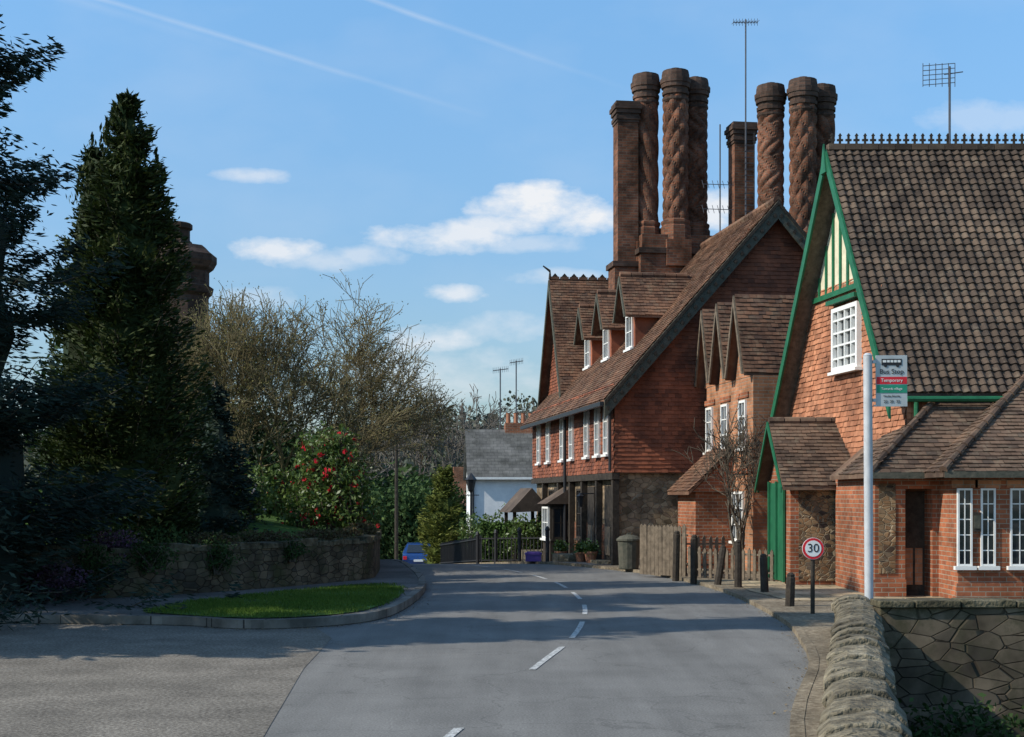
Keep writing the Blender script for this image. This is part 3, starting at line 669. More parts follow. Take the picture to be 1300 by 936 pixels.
ar.prism([(5.72,22.72,2.06),(9,22.72,2.06),(9,24.0,3.36),(7.2,24.0,3.36)],(0,0,-.07),0)
ar.prism([(5.72,25.6,2.06),(5.72,22.72,2.06),(7.2,24.0,3.36),(7.2,25.6,3.36)],(0,0,-.07),0)
s1=math.hypot(1.28,1.3)
tiles(ar,(5.72,22.72,2.065),(1,0,0),(0,1.28/s1,1.3/s1),3.2,s1,test=lambda u,v:u>v/s1*1.48-.05)
s3=math.hypot(1.48,1.3)
tiles(ar,(5.72,24.9,2.065),(0,-1,0),(1.48/s3,0,1.3/s3),2.18,s3,test=lambda u,v:(2.18-u)>v/s3*1.28-.05)
ar.prism([(6.58,21.7,2.06),(13,21.7,2.06),(13,24.1,3.95),(8.95,24.1,3.95)],(0,0,-.07),0)
ar.prism([(6.58,24.1,2.06),(6.58,21.7,2.06),(8.95,24.1,3.95)],(0,0,-.07),0)
s4=math.hypot(2.4,1.89)
tiles(ar,(6.58,21.7,2.065),(1,0,0),(0,2.4/s4,1.89/s4),6.3,s4,test=lambda u,v:u>v/s4*2.37-.05)
s5=math.hypot(2.37,1.89)
tiles(ar,(6.58,24.1,2.065),(0,-1,0),(2.37/s5,0,1.89/s5),2.4,s5,test=lambda u,v:(2.4-u)>v/s5*2.4-.05)
for p0,p1,n in (((5.72,22.72,2.1),(7.2,24.0,3.4),9),((6.58,21.7,2.1),(8.95,24.1,3.99),15)):
    p0=Vector(p0);p1=Vector(p1)
    for i in range(n):
        q0=p0.lerp(p1,i/n); q1=p0.lerp(p1,(i+.95)/n); ar.cyl(q0,q1,.07,.055,n=8)
ar.build('roofs',['tileA'],A)
# ------------------------------------------------------------ WHITE HOUSE
W=empty('white_slate_roof_house',(-1.75,60,-1.3),4)
a=MB()
a.prism([(0,0,-1),(0,4.4,-1),(0,4.4,3.95),(0,2.2,5.8),(0,0,3.95)][::-1],(9,0,0),0)
a.prism([(-.15,-.25,3.78),(9,-.25,3.78),(9,2.2,5.92),(-.15,2.2,5.92)],(0,0,-.08),1)
a.prism([(-.15,2.2,5.92),(9,2.2,5.92),(9,4.65,3.78),(-.15,4.65,3.78)],(0,0,-.08),1)
a.box(1.6,3.2,2.0,2.7,5.5,6.2,2)
for i in range(5): a.lathe(1.75+i*.33,2.35,[(6.2,.11),(6.6,.09),(6.65,.11)],8,3)
window(a,'x',2.0,1.2,.9,1.1,0,2,3,4,5); window(a,'x',2.0,3.1,.7,.9,0,2,3,4,5)
a.box(.2,9,-.28,-.22,3.7,3.8,4); a.cyl((.1,-.05,-1),(.1,-.05,3.75),.05,m=6)
a.build('walls_roof_chimney',['render','slate','brick','terra','wpaint','glass','black'],W)
aerial('tv_aerial',1.4,2.3,5.5,8.6,W,s=1.3,hs=.7); aerial('tv_aerial',2.1,2.3,5.5,8.95,W,s=1.3,hs=.6)
F=empty('distant_brick_cottage',(-4.6,95,-3.6),5)
a=MB(); a.prism([(0,0,-.5),(0,5,-.5),(0,5,4),(0,2.5,6),(0,0,4)][::-1],(7,0,0),0)
a.prism([(-.2,-.3,3.8),(7.2,-.3,3.8),(7.2,2.5,6.1),(-.2,2.5,6.1)],(0,0,-.1),1); a.box(.8,1.8,2.2,3,5.5,7.3,0); a.box(5,6,2.2,3,5.5,7.3,0)
a.build('walls_roof',['brick','tileD'],F)
H=empty('brick_house_with_octagonal_chimney',(-10.4,45,0),0)
a=MB(); a.box(-1.8,.9,-1,7,-1,2.6,0); a.prism([(-2.1,-1.4,2.4),(1.2,-1.4,2.4),(1.2,3,4.0),(-2.1,3,4.0)],(0,0,-.1),1); a.prism([(-2.1,3,4.0),(1.2,3,4.0),(1.2,7.4,2.4),(-2.1,7.4,2.4)],(0,0,-.1),1)
a.lathe(0,0,[(2,.8),(8.0,.8),(8.1,.92),(8.3,.96),(8.35,.82),(8.8,.82),(8.9,.95),(9.1,1.06),(9.3,1.06),(9.45,.85),(9.6,.7)],8,2,.5)
a.lathe(-.15,0,[(9.5,.5),(9.75,.42),(9.8,.36),(10.1,.36),(10.15,.44),(10.3,.44),(10.35,.3)],8,2,.5)
a.build('walls_roof_chimney',['brick','tileD','brickk'],H)
# ------------------------------------------------------------ WALLS
rw=smooth_pts([(-14,20.9),(-9,21.3),(-6.3,22.2),(-4.6,24.0),(-3.3,26.2),(-2.75,27.4),(-2.75,29),(-3.1,33),(-4.1,38),(-5.6,43),(-7.4,55),(-9.5,80)],5)
mb=MB(); sweep(mb,rw,.32,-.3,[.84+.03*math.sin(i*1.7) for i in range(len(rw))],0)
cp=MB()
for i in range(len(rw)-1):
    a0,a1=Vector((*rw[i],0)),Vector((*rw[i+1],0)); n=max(1,int((a1-a0).length/.3))
    if a0.y>60: break
    for j in range(n):
        p=a0.lerp(a1,(j+.04)/n);q=a0.lerp(a1,(j+.96)/n); d=(q-p).normalized(); nn=Vector((-d.y,d.x,0)); g=gz(0,p.y)+.84
        zz=g+random.uniform(.03,.10); o1=random.uniform(.0,.05)
        e=[p-nn*o1,q-nn*o1,q+nn*.33,p+nn*.33]
        cp.add([(v.x,v.y,g-.04) for v in e]+[(v.x,v.y,zz+random.uniform(-.025,.025)) for v in e],[(4,5,6,7),(0,1,5,4),(1,2,6,5),(2,3,7,6),(3,0,4,7)])
we=empty('retaining_stone_wall'); mb.build('wall_face',['wallst'],we); cp.build('coping_stones',['copd'],we,bevel=.015)
mb=MB(); rws=[p for p in rw if p[1]<78]
vs=[];nn=8
def bankz(f,y): return gz(0,y)+.82+ (1.1 if y>26 else .3)*min(1,f*f*5)
for (x,y) in rws:
    for i in range(nn):
        f=i/(nn-1); xx=x-.3-f*f*30; yy=y+.2+f*3
        vs.append((xx,yy,bankz(f,y)))
mb.add(vs,[(j*nn+i,(j+1)*nn+i,(j+1)*nn+i+1,j*nn+i+1) for j in range(len(rws)-1) for i in range(nn-1)]); mb.build('garden_bank',['grass'],smooth=True)
sw=empty('roadside_stone_wall')
mb=MB()
vs=[]
for (x,y) in ws: vs+=[(x,y,-.02),(x+.03,y,.36),(x+.42,y,.36),(x+.45,y,-2.2)]
n=len(ws); fs=[]
for i in range(n-1):
    a_=4*i;b_=a_+4
    for q in range(3): fs.append((a_+q,b_+q,b_+q+1,a_+q+1))
fs.append((0,3,2,1)); mb.add(vs,fs,0)
yy=17.5
while yy>5.0:
    ly=random.uniform(.10,.17); cx=wx_(yy)+.225; hgt=.41+random.uniform(.02,.07); wx=.24+random.uniform(-.012,.02)
    pts=[]
    for (ax,zz) in ((-wx,.33),(-wx*1.03,hgt-.05),(-wx*.8,hgt+.0),(-wx*.35,hgt+.035),(wx*.2,hgt+.04),(wx*.7,hgt+.01),(wx,hgt-.06),(wx,.33)): pts.append((cx+ax+random.uniform(-.012,.012),yy-2*ly,zz+random.uniform(-.012,.012)))
    dxw=(wx_(yy)-wx_(yy-2*ly))
    mb.prism([(p[0]-dxw,p[1],p[2]) for p in pts],(dxw,2*ly-.016,random.uniform(-.012,.012)),1); yy-=2*ly
mb.build('road_wall',['roadst','coping'],sw,bevel=.02)
mb=MB(); mb.box(3.96,14,15.3,15.62,-2.2,.5,0)
x=3.94
while x<13.5:
    l=random.uniform(.38,.65); mb.box(x,x+l-.014,15.26+random.uniform(-.012,.012),15.66,.5,.575+random.uniform(-.014,.014),1); x+=l
mb.build('yard_wall',['blocks','copd'],sw,bevel=.012)
# ------------------------------------------------------------ STREET FURNITURE
def text(body,size,loc,mat,parent,name,ext=.001):
    cu=bpy.data.curves.new(name,'FONT'); cu.body=body; cu.size=size; cu.align_x='CENTER'; cu.align_y='CENTER'; cu.extrude=ext
    cu.materials.append(M[mat]); o=bpy.data.objects.new(name,cu); o.location=loc; o.rotation_euler=(math.pi/2,0,0); C.objects.link(o); o.parent=parent; return o
bs=empty('bus_stop_sign',(4.47,17.8,0)); bs.rotation_euler=(0,math.radians(-.3),0)
a=MB(); a.cyl((0,0,0),(0,0,3.46),.055,n=24); a.cyl((0,0,3.46),(0,0,3.49),.058,.03,n=24); a.build('pole',['lead'],bs)
a=MB(); a.box(.1,.49,-.012,.012,2.82,3.46,0); a.box(.104,.486,-.016,-.0125,3.10,3.19,1); a.box(.104,.486,-.016,-.0125,2.99,3.09,2)
a.box(.06,.1,-.02,.02,3.36,3.4,5);a.box(.06,.1,-.02,.02,2.88,2.92,5)
a.box(.17,.42,-.017,-.0125,3.335,3.415,3); a.box(.185,.405,-.020,-.0172,3.37,3.40,4)
for i in (1,2,3,4): a.box(.185+i*.044-.003,.185+i*.044+.003,-.022,-.0202,3.37,3.40,3)
a.cyl((.22,-.0125,3.33),(.22,-.018,3.33),.02,n=12,m=3); a.cyl((.37,-.0125,3.33),(.37,-.018,3.33),.02,n=12,m=3)
a.box(.07,.1,-.03,.0,2.82,2.84,5)
a.build('flag',['sgrey','red','sgreen','black','wpaint','lead'],bs)
text('Bus Stop',.085,(.295,-.0165,3.255),'black',bs,'label'); text('Temporary',.06,(.295,-.018,3.145),'wpaint',bs,'label_red'); text('Towards village',.042,(.295,-.018,3.04),'wpaint',bs,'label_green')
text('Monday-Saturday',.03,(.295,-.0165,2.95),'black',bs,'route_text'); text('22  25  32',.05,(.295,-.0165,2.88),'black',bs,'route_numbers')
sg=empty('speed_limit_sign',(4.19,19.8,0))
a=MB(); a.cyl((0,.02,0),(0,.02,1.1),.03,n=12,m=2); a.cyl((0,0,.97),(0,-.012,.97),.152,n=40,m=0); a.cyl((0,-.0121,.97),(0,-.016,.97),.147,n=40,m=1); a.cyl((0,-.0161,.97),(0,-.019,.97),.113,n=40,m=0)
a.build('post_and_disc',['wpaint','red','dtimber'],sg); text('30',.17,(0,-.021,.972),'black',sg,'number_30',.002)
def post(x,y,h,w=.07,tilt=0,mat='dtimber',name='wooden_bollard'):
    a=MB(); a.lathe(0,0,[(-.1,w),(h-.08,w*.95),(h-.06,w*.8),(h-.03,w*.85),(h,w*.4)],8,0,.5); o=a.build(name,[mat]); o.location=(x,y,.06); o.rotation_euler=(random.uniform(-.04,.04),tilt,random.random())
for x,y,h,tl_ in ((4.3,24.2,.66,0),(4.14,21.2,.5,0),(4.07,25.6,.85,0),(3.27,28.4,.95,0),(3.5,27.4,.9,0),(3.8,26.3,.75,.28)): post(x,y,h,tilt=tl_)
for x,y in ((.9,36.2),(.2,37.8),(-.45,39.6),(-1.0,41.4)):
    a=MB(); a.lathe(0,0,[(-.2,.05),(.8,.05),(.82,.065),(.88,.05),(.92,.02)],8); o=a.build('iron_bollard',['black']); o.location=(x,y,gz(x,y)+.05)
def fence(name,p0,p1,h,sp,w,mat,z0=.06,rails=(.25,.8),th=.02):
    p0=Vector((*p0,0));p1=Vector((*p1,0)); Lf=(p1-p0).length; d=(p1-p0)/Lf; nrm=Vector((-d.y,d.x,0)); n=int(Lf/sp); a=MB()
    for i in range(n+1):
        c=p0+d*(i*sp); hh=h+random.uniform(-.02,.02); l=c-d*w/2; r_=c+d*w/2; g=gz(c.x,c.y)+z0; ti=random.uniform(-.01,.01)
        pts=[(l.x,l.y,g),(r_.x,r_.y,g),(r_.x+ti,r_.y,g+hh-.05),(c.x+ti,c.y,g+hh),(l.x+ti,l.y,g+hh-.05)]
        a.prism(pts,(nrm.x*th,nrm.y*th,0),0)
    for rr in rails:
        a.cyl((p0.x+nrm.x*.04,p0.y+nrm.y*.04,gz(0,p0.y)+z0+h*rr),(p1.x+nrm.x*.04,p1.y+nrm.y*.04,gz(0,p1.y)+z0+h*rr),.025,n=4)
    return a.build(name,[mat])
fence('weathered_board_fence',(2.72,29.9),(3.55,29.0),1.05,.105,.095,'timber')
fence('picket_fence',(3.6,28.9),(5.0,27.3),.62,.14,.07,'timber')
fence('picket_fence',(3.35,29.6),(4.5,29.9),.8,.14,.07,'timber')
fence('iron_railings',(-.9,42.2),(-2.6,52),.8,.12,.022,'black',rails=(.1,.9),th=.022)
fence('iron_railings',(1.2,41.3),(-.9,42.2),.8,.12,.022,'black',rails=(.1,.9),th=.022)
a=MB(); a.lathe(0,0,[(0,.2),(.02,.22),(.62,.25),(.64,.28),(.68,.28),(.74,.2),(.78,.05)],14); a.box(-.04,.04,-.04,.04,.77,.82); o=a.build('dustbin',['dkgreen']); o.location=(2.62,31.9,.06)
a=MB(); a.box(0,.4,0,.35,0,.22); a.box(.03,.37,.03,.32,.22,.24); a.box(-.02,.42,-.02,.37,.17,.21); o=a.build('plastic_crate',['purple']); o.location=(.35,36.6,.02)
def pot(x,y,s):
    e=empty('potted_plant',(x,y,gz(x,y)+.06)); a=MB(); a.lathe(0,0,[(0,.12*s),(.25*s,.17*s),(.26*s,.19*s),(.31*s,.19*s),(.31*s,.15*s)],12); a.build('pot',['terra'],e)
    P=rng.normal(size=(300,3))*[.1*s,.1*s,.1*s]+[0,0,.42*s]; randleaves('leaves',P,.05,'lbush',e)
for x,y,s in ((1.95,35.2,.9),(1.75,36.4,.8),(1.3,38,.9)): pot(x,y,s)
a=MB(); a.lathe(0,0,[(0,.09),(.4,.08),(.5,.045),(2.7,.035),(2.75,.07),(2.8,.12)],10); a.lathe(0,0,[(2.8,.1),(3.15,.19),(3.18,.22),(3.35,.08),(3.42,.03)],6); a.box(-.3,.3,-.015,.015,2.6,2.63)
o=a.build('street_lamp',['black']); o.location=(-1.5,52,gz(0,52))
a=MB(); a.cyl((0,0,0),(0,0,6),.09,.07); a.box(-.5,.5,-.04,.04,5.6,5.7); o=a.build('telegraph_pole',['dtimber']); o.location=(-5.2,64,gz(0,64))
# car
car=empty('parked_car',(-5.1,78,gz(0,78)),3)
a=MB()
prof=[(-2.0,.25),(-2.05,.6),(-1.95,.85),(-1.55,.95),(-1.05,1.42),(.1,1.46),(.75,1.05),(1.75,.85),(2.0,.55),(1.98,.25)]
vs=[];n=len(prof)
for xx,tp in ((-.85,-.62),(.85,.62)):
    for y,z in prof: vs.append((tp if z>1.2 else xx,y,z))
a.add(vs,[tuple(range(n)),tuple(range(2*n-1,n-1,-1))]+[(i,n+i,n+(i+1)%n,(i+1)%n) for i in range(n)],0)
a.prism([(-.66,-1.57,.97),(.66,-1.57,.97),(.55,-1.1,1.38),(-.55,-1.1,1.38)],(0,-.02,.01),1)
for s in (-1,1):
    a.cyl((s*.7,-1.3,.3),(s*.87,-1.3,.3),.31,n=20,m=2); a.cyl((s*.7,1.25,.3),(s*.87,1.25,.3),.31,n=20,m=2); a.cyl((s*.86,-1.3,.3),(s*.885,-1.3,.3),.18,n=16,m=4)
    a.box(s*.72-.1,s*.72+.1,-2.07,-1.99,.62,.8,3)
    a.prism([(s*.84,-1.0,.97),(s*.84,.55,.97),(s*.68,.05,1.37),(s*.68,-.85,1.37)][::s],(s*.03,0,0),1)
a.box(-.25,.25,-2.08,-2.04,.5,.62,5)
a.build('body',['blue','glass','black','red','lead','wpaint'],car,bevel=.03)
# ------------------------------------------------------------ VEGETATION
def conifer(name,x,y,z0,H,Rf,nb,npl,mat,droop=.15,up=.3,leaf=.11,asp=.28,flat=.25,seed=1,core=.45,hmin=.02,bark='bark',spires=0):
    rs=np.random.default_rng(seed); e=empty(name,(x,y,z0))
    segs=[((0,0,-.3),(0,0,H*.97),.03*H*.8,.02)]
    Ps=[];Ds=[];Rr=[]
    for i in range(nb):
        h=hmin+(.965-hmin)*rs.random()**1.15; ang=rs.random()*2*math.pi
        R=Rf(h)*rs.uniform(.72,1.18)*(1+.25*mn.noise(Vector((math.cos(ang)*1.5,math.sin(ang)*1.5,h*7+seed))))
        d=np.array([math.cos(ang),math.sin(ang),0]); nseg=6; pts=[]
        for k in range(nseg+1):
            f=k/nseg; pts.append(np.array([0,0,h*H])+d*R*f+np.array([0,0,R*(-droop*math.sin(f*2.6)+up*f*f)]))
        for k in range(nseg): segs.append((tuple(pts[k]),tuple(pts[k+1]),.02*(1-k/nseg)+.006,.02*(1-(k+1)/nseg)+.005))
        n=max(20,int(npl*min(1,.25+R/max(Rf(.3),.1)*.75))); f=rs.random(n)**.65
        idx=np.minimum((f*nseg).astype(int),nseg-1); pa=np.array(pts); base=pa[idx]+(pa[idx+1]-pa[idx])*((f*nseg-idx)[:,None])
        side=np.array([-d[1],d[0],0]); wdt=R*.30*(1.1-f)+.05+.04*min(1,R)
        off=side[None]*(rs.normal(size=n)*wdt)[:,None]
        offz=np.stack([np.zeros(n),np.zeros(n),rs.normal(size=n)*flat*(.3*R+.1)-.04],1)
        Ps.append(base+off+offz); Ds.append(d[None]*1.0+side[None]*np.sign(rs.normal(size=n))[:,None]*.7+np.array([[0,0,-droop+up*.8]])); Rr.append(np.clip(rs.random()*.5+rs.random(n)*.5*f,0,1))
    for i in range(spires):   # upright leader shoots
        ang=rs.random()*6.28; h=rs.uniform(.5,.93); rr=Rf(h)*rs.uniform(.6,.95) if i else 0
        if i==0: h=.93
        ht=rs.uniform(.35,.7); n=90; f=rs.random(n)
        bx=np.array([math.cos(ang)*rr,math.sin(ang)*rr,h*H]); P=bx+np.stack([rs.normal(size=n)*.10*(1-f),rs.normal(size=n)*.10*(1-f),f*ht],1)
        Ps.append(P); Ds.append(np.tile([math.cos(ang)*.2,math.sin(ang)*.2,1.],(n,1))); Rr.append(rs.random(n))
    segmesh('branches',segs,bark,e,4)
    randleaves('foliage',np.concatenate(Ps),leaf,mat,e,D=np.concatenate(Ds),asp=asp,r=np.concatenate(Rr),spread=.5)
    if core:
        a=MB(); a.lathe(0,0,[(H*h,max(.02,(Rf(h)-.06)*core)) for h in [i/15 for i in range(15)]],12,fn=lambda t,z:1+.35*mn.noise(Vector((math.cos(t)*2,math.sin(t)*2,z*1.5)))); a.build('inner_foliage',[mat],e)
    return e
conifer('cypress_tree',-6.65,24.6,.3,8.6,lambda h:1.45*(1-h**1.7)**.95*(1 if h>.1 else .8)+.05,330,230,'lcyp',droop=.02,up=.55,leaf=.07,seed=3,core=.6,spires=26)
conifer('cypress_tree',-7.5,25.4,.3,7.8,lambda h:1.15*(1-h**1.8)**.9+.05,150,180,'lcyp',droop=.02,up=.55,leaf=.07,seed=5,core=.6,spires=14)
conifer('cedar_tree',-8.35,20.6,.2,11.5,lambda h:((3.55 if h<.55 else 3.0)*(1-h)**.5*(.76+.24*math.sin(h*46))+.1),290,430,'lced',droop=.25,up=.04,leaf=.08,asp=.22,flat=.10,seed=11,core=.45,hmin=.03)
conifer('blue_spruce',-5.7,27.3,.8,3.2,lambda h:1.0*(1-h)**.8+.05,90,120,'lced',droop=.2,up=.1,leaf=.07,seed=8,core=.5)
conifer('pine_tree',-10.6,15.2,0,12.5,lambda h:(3.2*max(0,(1-h))**.5*(.45+.55*max(0,math.sin(h*44)))+.1),130,330,'lced',droop=.08,up=.08,leaf=.17,asp=.4,flat=.10,seed=17,core=0,hmin=.25)
conifer('pine_tree',-13.5,18.6,0,15.0,lambda h:(3.2*max(0,(1-h))**.5*(.45+.55*max(0,math.sin(h*36)))+.1),120,330,'lced',droop=.08,up=.08,leaf=.17,asp=.4,flat=.10,seed=19,core=0,hmin=.3)
def bush(name,ells,n,leaf,mat,z=0,flowers=None,fn=0,fs=.06,asp=.5,twigs=0,bark='bark'):
    e=empty(name); P=[];R=[]
    vol=[a[3]*a[4]*a[5] for a in ells]; tot=sum(v**.67 for v in vol)
    for (x,y,zz,rx,ry,rz),v in zip(ells,vol):
        k=int(n*v**.67/tot); d=unit(rng.normal(size=(k,3))); r=(rng.random(k)**.35)
        lump=np.array([1+.45*mn.noise(Vector((q[0]*2.2+x,q[1]*2.2+y,q[2]*2.2+zz)))+.3*mn.noise(Vector((q[0]*6+x,q[1]*6+y,q[2]*6+zz))) for q in d])
        P.append(d*(r*lump)[:,None]*[rx,ry,rz]+[x,y,zz]); R.append(np.clip(.5+.35*(lump-1)*3+rng.normal(size=k)*.2,0,1))
    P=np.concatenate(P);R=np.concatenate(R)
    randleaves('leaves',P,leaf,mat,e,asp=asp,r=R)
    segs=[]
    for (x,y,zz,rx,ry,rz) in ells:
        for i in range(5+twigs):
            d=unit(rng.normal(size=(1,3)))[0]; segs.append(((x+rng.normal()*.05,y,zz-rz),(x+d[0]*rx*.9,y+d[1]*ry*.9,zz+abs(d[2])*rz*.9),.02+.01*rx,.006))
    segmesh('stems',segs,bark,e,4)
    if flowers:
        idx=rng.choice(len(P),fn); cen=P[idx]; q=np.repeat(cen,6,0)+rng.normal(size=(fn*6,3))*fs*.5
        randleaves('blossom',q,fs,flowers,e,asp=.8)
    return e
bush('red_camellia_bush',[(-3.75,29.2,1.9,.7,.7,.95),(-3.3,29.0,1.9,.5,.5,.8),(-4.0,29.3,2.5,.45,.5,.6),(-3.1,28.9,1.3,.5,.5,.5),(-4.3,29.0,1.4,.5,.5,.5),(-3.5,29.2,2.8,.3,.3,.35)],6500,.052,'lbush',flowers='lred',fn=110,fs=.042,twigs=4)
bush('flowering_shrubs',[(-6.4,27.6,1.6,.6,.6,.7),(-5.8,28.0,1.65,.5,.6,.6),(-5.2,28.5,1.7,.45,.6,.5),(-6.3,28.5,2.2,.5,.5,.4)],5500,.05,'lbush',flowers='lwhite',fn=60,fs=.03,twigs=6)
bush('flowering_shrubs',[(-5.5,29.6,2.0,.4,.4,.45),(-4.9,29.9,1.9,.35,.35,.4)],1600,.05,'lbush',flowers='lred',fn=20,fs=.045)
bush('undergrowth',[(-8.6,21.9,.9,1.0,.6,.8),(-7.4,22.4,.8,.9,.5,.7),(-9.8,21.5,1.2,1.1,.7,1.1),(-6.6,23.0,.9,.6,.4,.5),(-5.9,23.6,.95,.5,.4,.3)],12000,.045,'ldark')
bush('heather_patch',[(-8.1,21.1,.4,.7,.3,.35),(-7.0,21.6,.4,.6,.25,.3),(-6.3,22.5,.95,.4,.25,.22)],4500,.03,'lpurp')
bush('ground_cover_plants',[(-5.2,24.3,.92,.6,.35,.16),(-4.4,25.4,.94,.6,.4,.15),(-3.6,26.6,.94,.5,.4,.14),(-3.2,27.6,.95,.3,.4,.16),(-3.0,28.5,1.0,.3,.5,.2)],6000,.035,'lbrown')
bush('wall_ivy',[(-5.75,22.45,.75,.45,.12,.25),(-4.9,23.5,.7,.35,.12,.3),(-6.6,22.0,.6,.6,.15,.35),(-3.9,25.0,.75,.3,.12,.2)],4500,.03,'ldark')
bush('ditch_nettles',[(4.6,14.6,-.9,.9,.5,.5),(6.2,14.4,-1.1,1.2,.6,.4),(3.9,12.5,-.9,.6,1.0,.4),(8,14.2,-1.1,1.2,.7,.4)],7000,.045,'ldark')
bush('dark_evergreens',[(-7.4,36,2.6,2.2,1.5,2.0),(-9.5,34,3.2,2,1.5,2.6),(-6.0,46,1.9,1.4,1.2,1.6),(-5.6,41,1.6,1.1,1.3,1.3)],14000,.10,'ldark')
bush('laurel_bushes',[(-4.7,34,1.4,.8,.8,.9),(-4.6,37,1.3,.6,.7,.9),(-5.8,33.5,1.5,.8,.8,.9)],6500,.075,'lbush')
def grow(segs,tips,p,d,r,Lg,dep,rs,spread,upw,rmin,split=(2,3),decay=.8):
    p=np.array(p,float); d=np.array(d,float); n=3
    for k in range(n):
        d=d+rs.normal(size=3)*.16; d[2]+=upw; d/=np.linalg.norm(d); q=p+d*Lg/n
        r2=max(rmin,r*.88); segs.append((tuple(p),tuple(q),r,r2)); p=q; r=r2
        if dep<=3 and rs.random()<.6:
            dd=d+rs.normal(size=3)*.55; dd/=np.linalg.norm(dd); e2=p+dd*Lg*.5; segs.append((tuple(p),tuple(e2),max(rmin,r*.5),rmin)); tips.append(e2)
    if dep==0: tips.append(p); return
    for i in range(rs.integers(split[0],split[1]+1)):
        dd=d+rs.normal(size=3)*spread; dd/=np.linalg.norm(dd)
        grow(segs,tips,p,dd,max(rmin,r*.68),Lg*decay*rs.uniform(.8,1.15),dep-1,rs,spread,upw,rmin,split,decay)
def baretree(name,x,y,z,stems,L0,r0,dep,seed,spread=.45,upw=.04,rmin=.008,mat='bark',out=.6,buds=None,bud=.03,split=(2,3),decay=.8,nb=3,trunk=0):
    rs=np.random.default_rng(seed); e=empty(name,(x,y,z)); segs=[];tips=[]
    base=(0,0,trunk)
    if trunk: segs.append(((0,0,-.2),(0,0,trunk),r0*1.5,r0*1.2))
    for i in range(stems):
        a=2*math.pi*(i+rs.random()*.5)/stems; o=out*(.5+.5*rs.random())
        grow(segs,tips,base,(math.cos(a)*o,math.sin(a)*o,1),r0,L0,dep,rs,spread,upw,rmin,split,decay)
    segmesh('branches',segs,mat,e,3 if dep>4 else 5)
    if buds:
        T=np.array(tips); T=np.repeat(T,nb,0)+rs.normal(size=(len(T)*nb,3))*.05; randleaves('buds',T,bud,buds,e,asp=.45)
    return e
baretree('magnolia_tree',-5.0,33.4,.9,9,1.5,.08,5,4,spread=.36,upw=.045,rmin=.0068,mat='barkm',out=1.0,buds='lbud',bud=.026,nb=2,split=(2,4),decay=.80)
baretree('magnolia_tree',-6.3,32.6,.9,6,1.4,.06,5,9,spread=.36,upw=.05,rmin=.0068,mat='barkm',out=.7,buds='lbud',bud=.026,nb=2,split=(2,4),decay=.79)
baretree('bare_wisteria',4.85,30.2,0,4,.95,.05,4,21,spread=.42,upw=.22,rmin=.007,mat='bark',out=.25,decay=.84,split=(2,3))
def hedge(name,p0,p1,w,h,n,mat='lhedge',leaf=.07):
    p0=np.array(p0,float);p1=np.array(p1,float); d=p1-p0; Lh=np.linalg.norm(d); nr=np.array([-d[1],d[0]])/Lh
    f=rng.random(n); u=rng.uniform(-1,1,n); v=rng.random(n)
    k=rng.random(n); u=np.where(k<.55,np.sign(u)*rng.uniform(.85,1.08,n),u); v=np.where(k>=.55,rng.uniform(.9,1.04,n),v)
    X=p0[0]+d[0]*f+nr[0]*u*w/2; Y=p0[1]+d[1]*f+nr[1]*u*w/2; Z=np.array([gz(0,t) for t in Y])+v*h*(1+.05*np.sin(f*40))
    e=empty(name); randleaves('leaves',np.stack([X,Y,Z],1),leaf,mat,e)
    a=MB(); q=[(p0[0]-nr[0]*w*.4,p0[1]-nr[1]*w*.4),(p1[0]-nr[0]*w*.4,p1[1]-nr[1]*w*.4),(p1[0]+nr[0]*w*.4,p1[1]+nr[1]*w*.4),(p0[0]+nr[0]*w*.4,p0[1]+nr[1]*w*.4)]
    a.add([(x,y,gz(0,y)-.1) for x,y in q]+[(x,y,gz(0,y)+h*.92) for x,y in q],[(4,5,6,7),(0,1,5,4),(1,2,6,5),(2,3,7,6),(3,0,4,7)]); a.build('inner',['ldark'],e)
hedge('clipped_hedge',(-6.6,56),(-9.5,60),1.2,2.2,8000)
hedge('clipped_hedge',(-3.0,90),(-14,92),1.5,3.6,7000,leaf=.12)
hedge('garden_hedge',(-.9,44.5),(1.5,44.0),.8,1.25,4000)
bush('garden_shrubs',[(.3,43,.5,.6,.5,.6),(1.0,43.5,.6,.4,.4,.6),(-.6,46,.4,.6,.5,.8),(-1.3,49,.2,.6,.6,.9)],4500,.06,'lbush')
conifer('golden_conifer',-2.55,53,gz(0,53),3.9,lambda h:1.0*(1-h)**.7+.05,120,110,'lyel',droop=.0,up=.5,leaf=.09,seed=31,core=.6)
bush('evergreen_tree',[(-5.8,84,-.4,2.3,2.0,2.6),(-4.3,86,.6,2.0,1.8,2.0),(-8,85,-.3,2.6,2,2.6)],12000,.16,'ldark')
bush('evergreen_tree',[(-8.5,105,0,4.5,3,4.0),(-15,105,1.5,5,4,5),(2,110,0,5,4,4)],13000,.3,'ldark')
for i,(x,y,L0) in enumerate(((-5,105,3.2),(-8,112,3.1),(-3,118,3.9),(-11,100,2.5),(-1,125,3.7),(3.5,120,3.6),(5,126,3.6),(-6.5,122,3.7),(-15,110,2.8),(-20,116,2.8),(1,118,3.6),(-4,110,3.7),(0,112,3.2))):
    baretree('bare_tree',x,y,-3.6,1,L0,.22,5,40+i,spread=.28,upw=.10,rmin=.028,mat='barkf',out=.10,split=(2,3),decay=.78)
nt_=420; P=[];R=[]
for i in range(nt_):
    y=rng.uniform(135,430); x=rng.uniform(-.42,.42)*y; z=gz(x,y); s=rng.uniform(2.6,5.5)*(1+.0006*y)
    k=150; d=unit(rng.normal(size=(k,3))); d[:,2]=np.abs(d[:,2])*1.2-.2
    P.append(d*(rng.random(k)**.4*s)[:,None]*[1,1,1.1]+[x,y,z+s*.8]); R.append(np.clip(rng.random()+rng.normal(size=k)*.12,0,1))
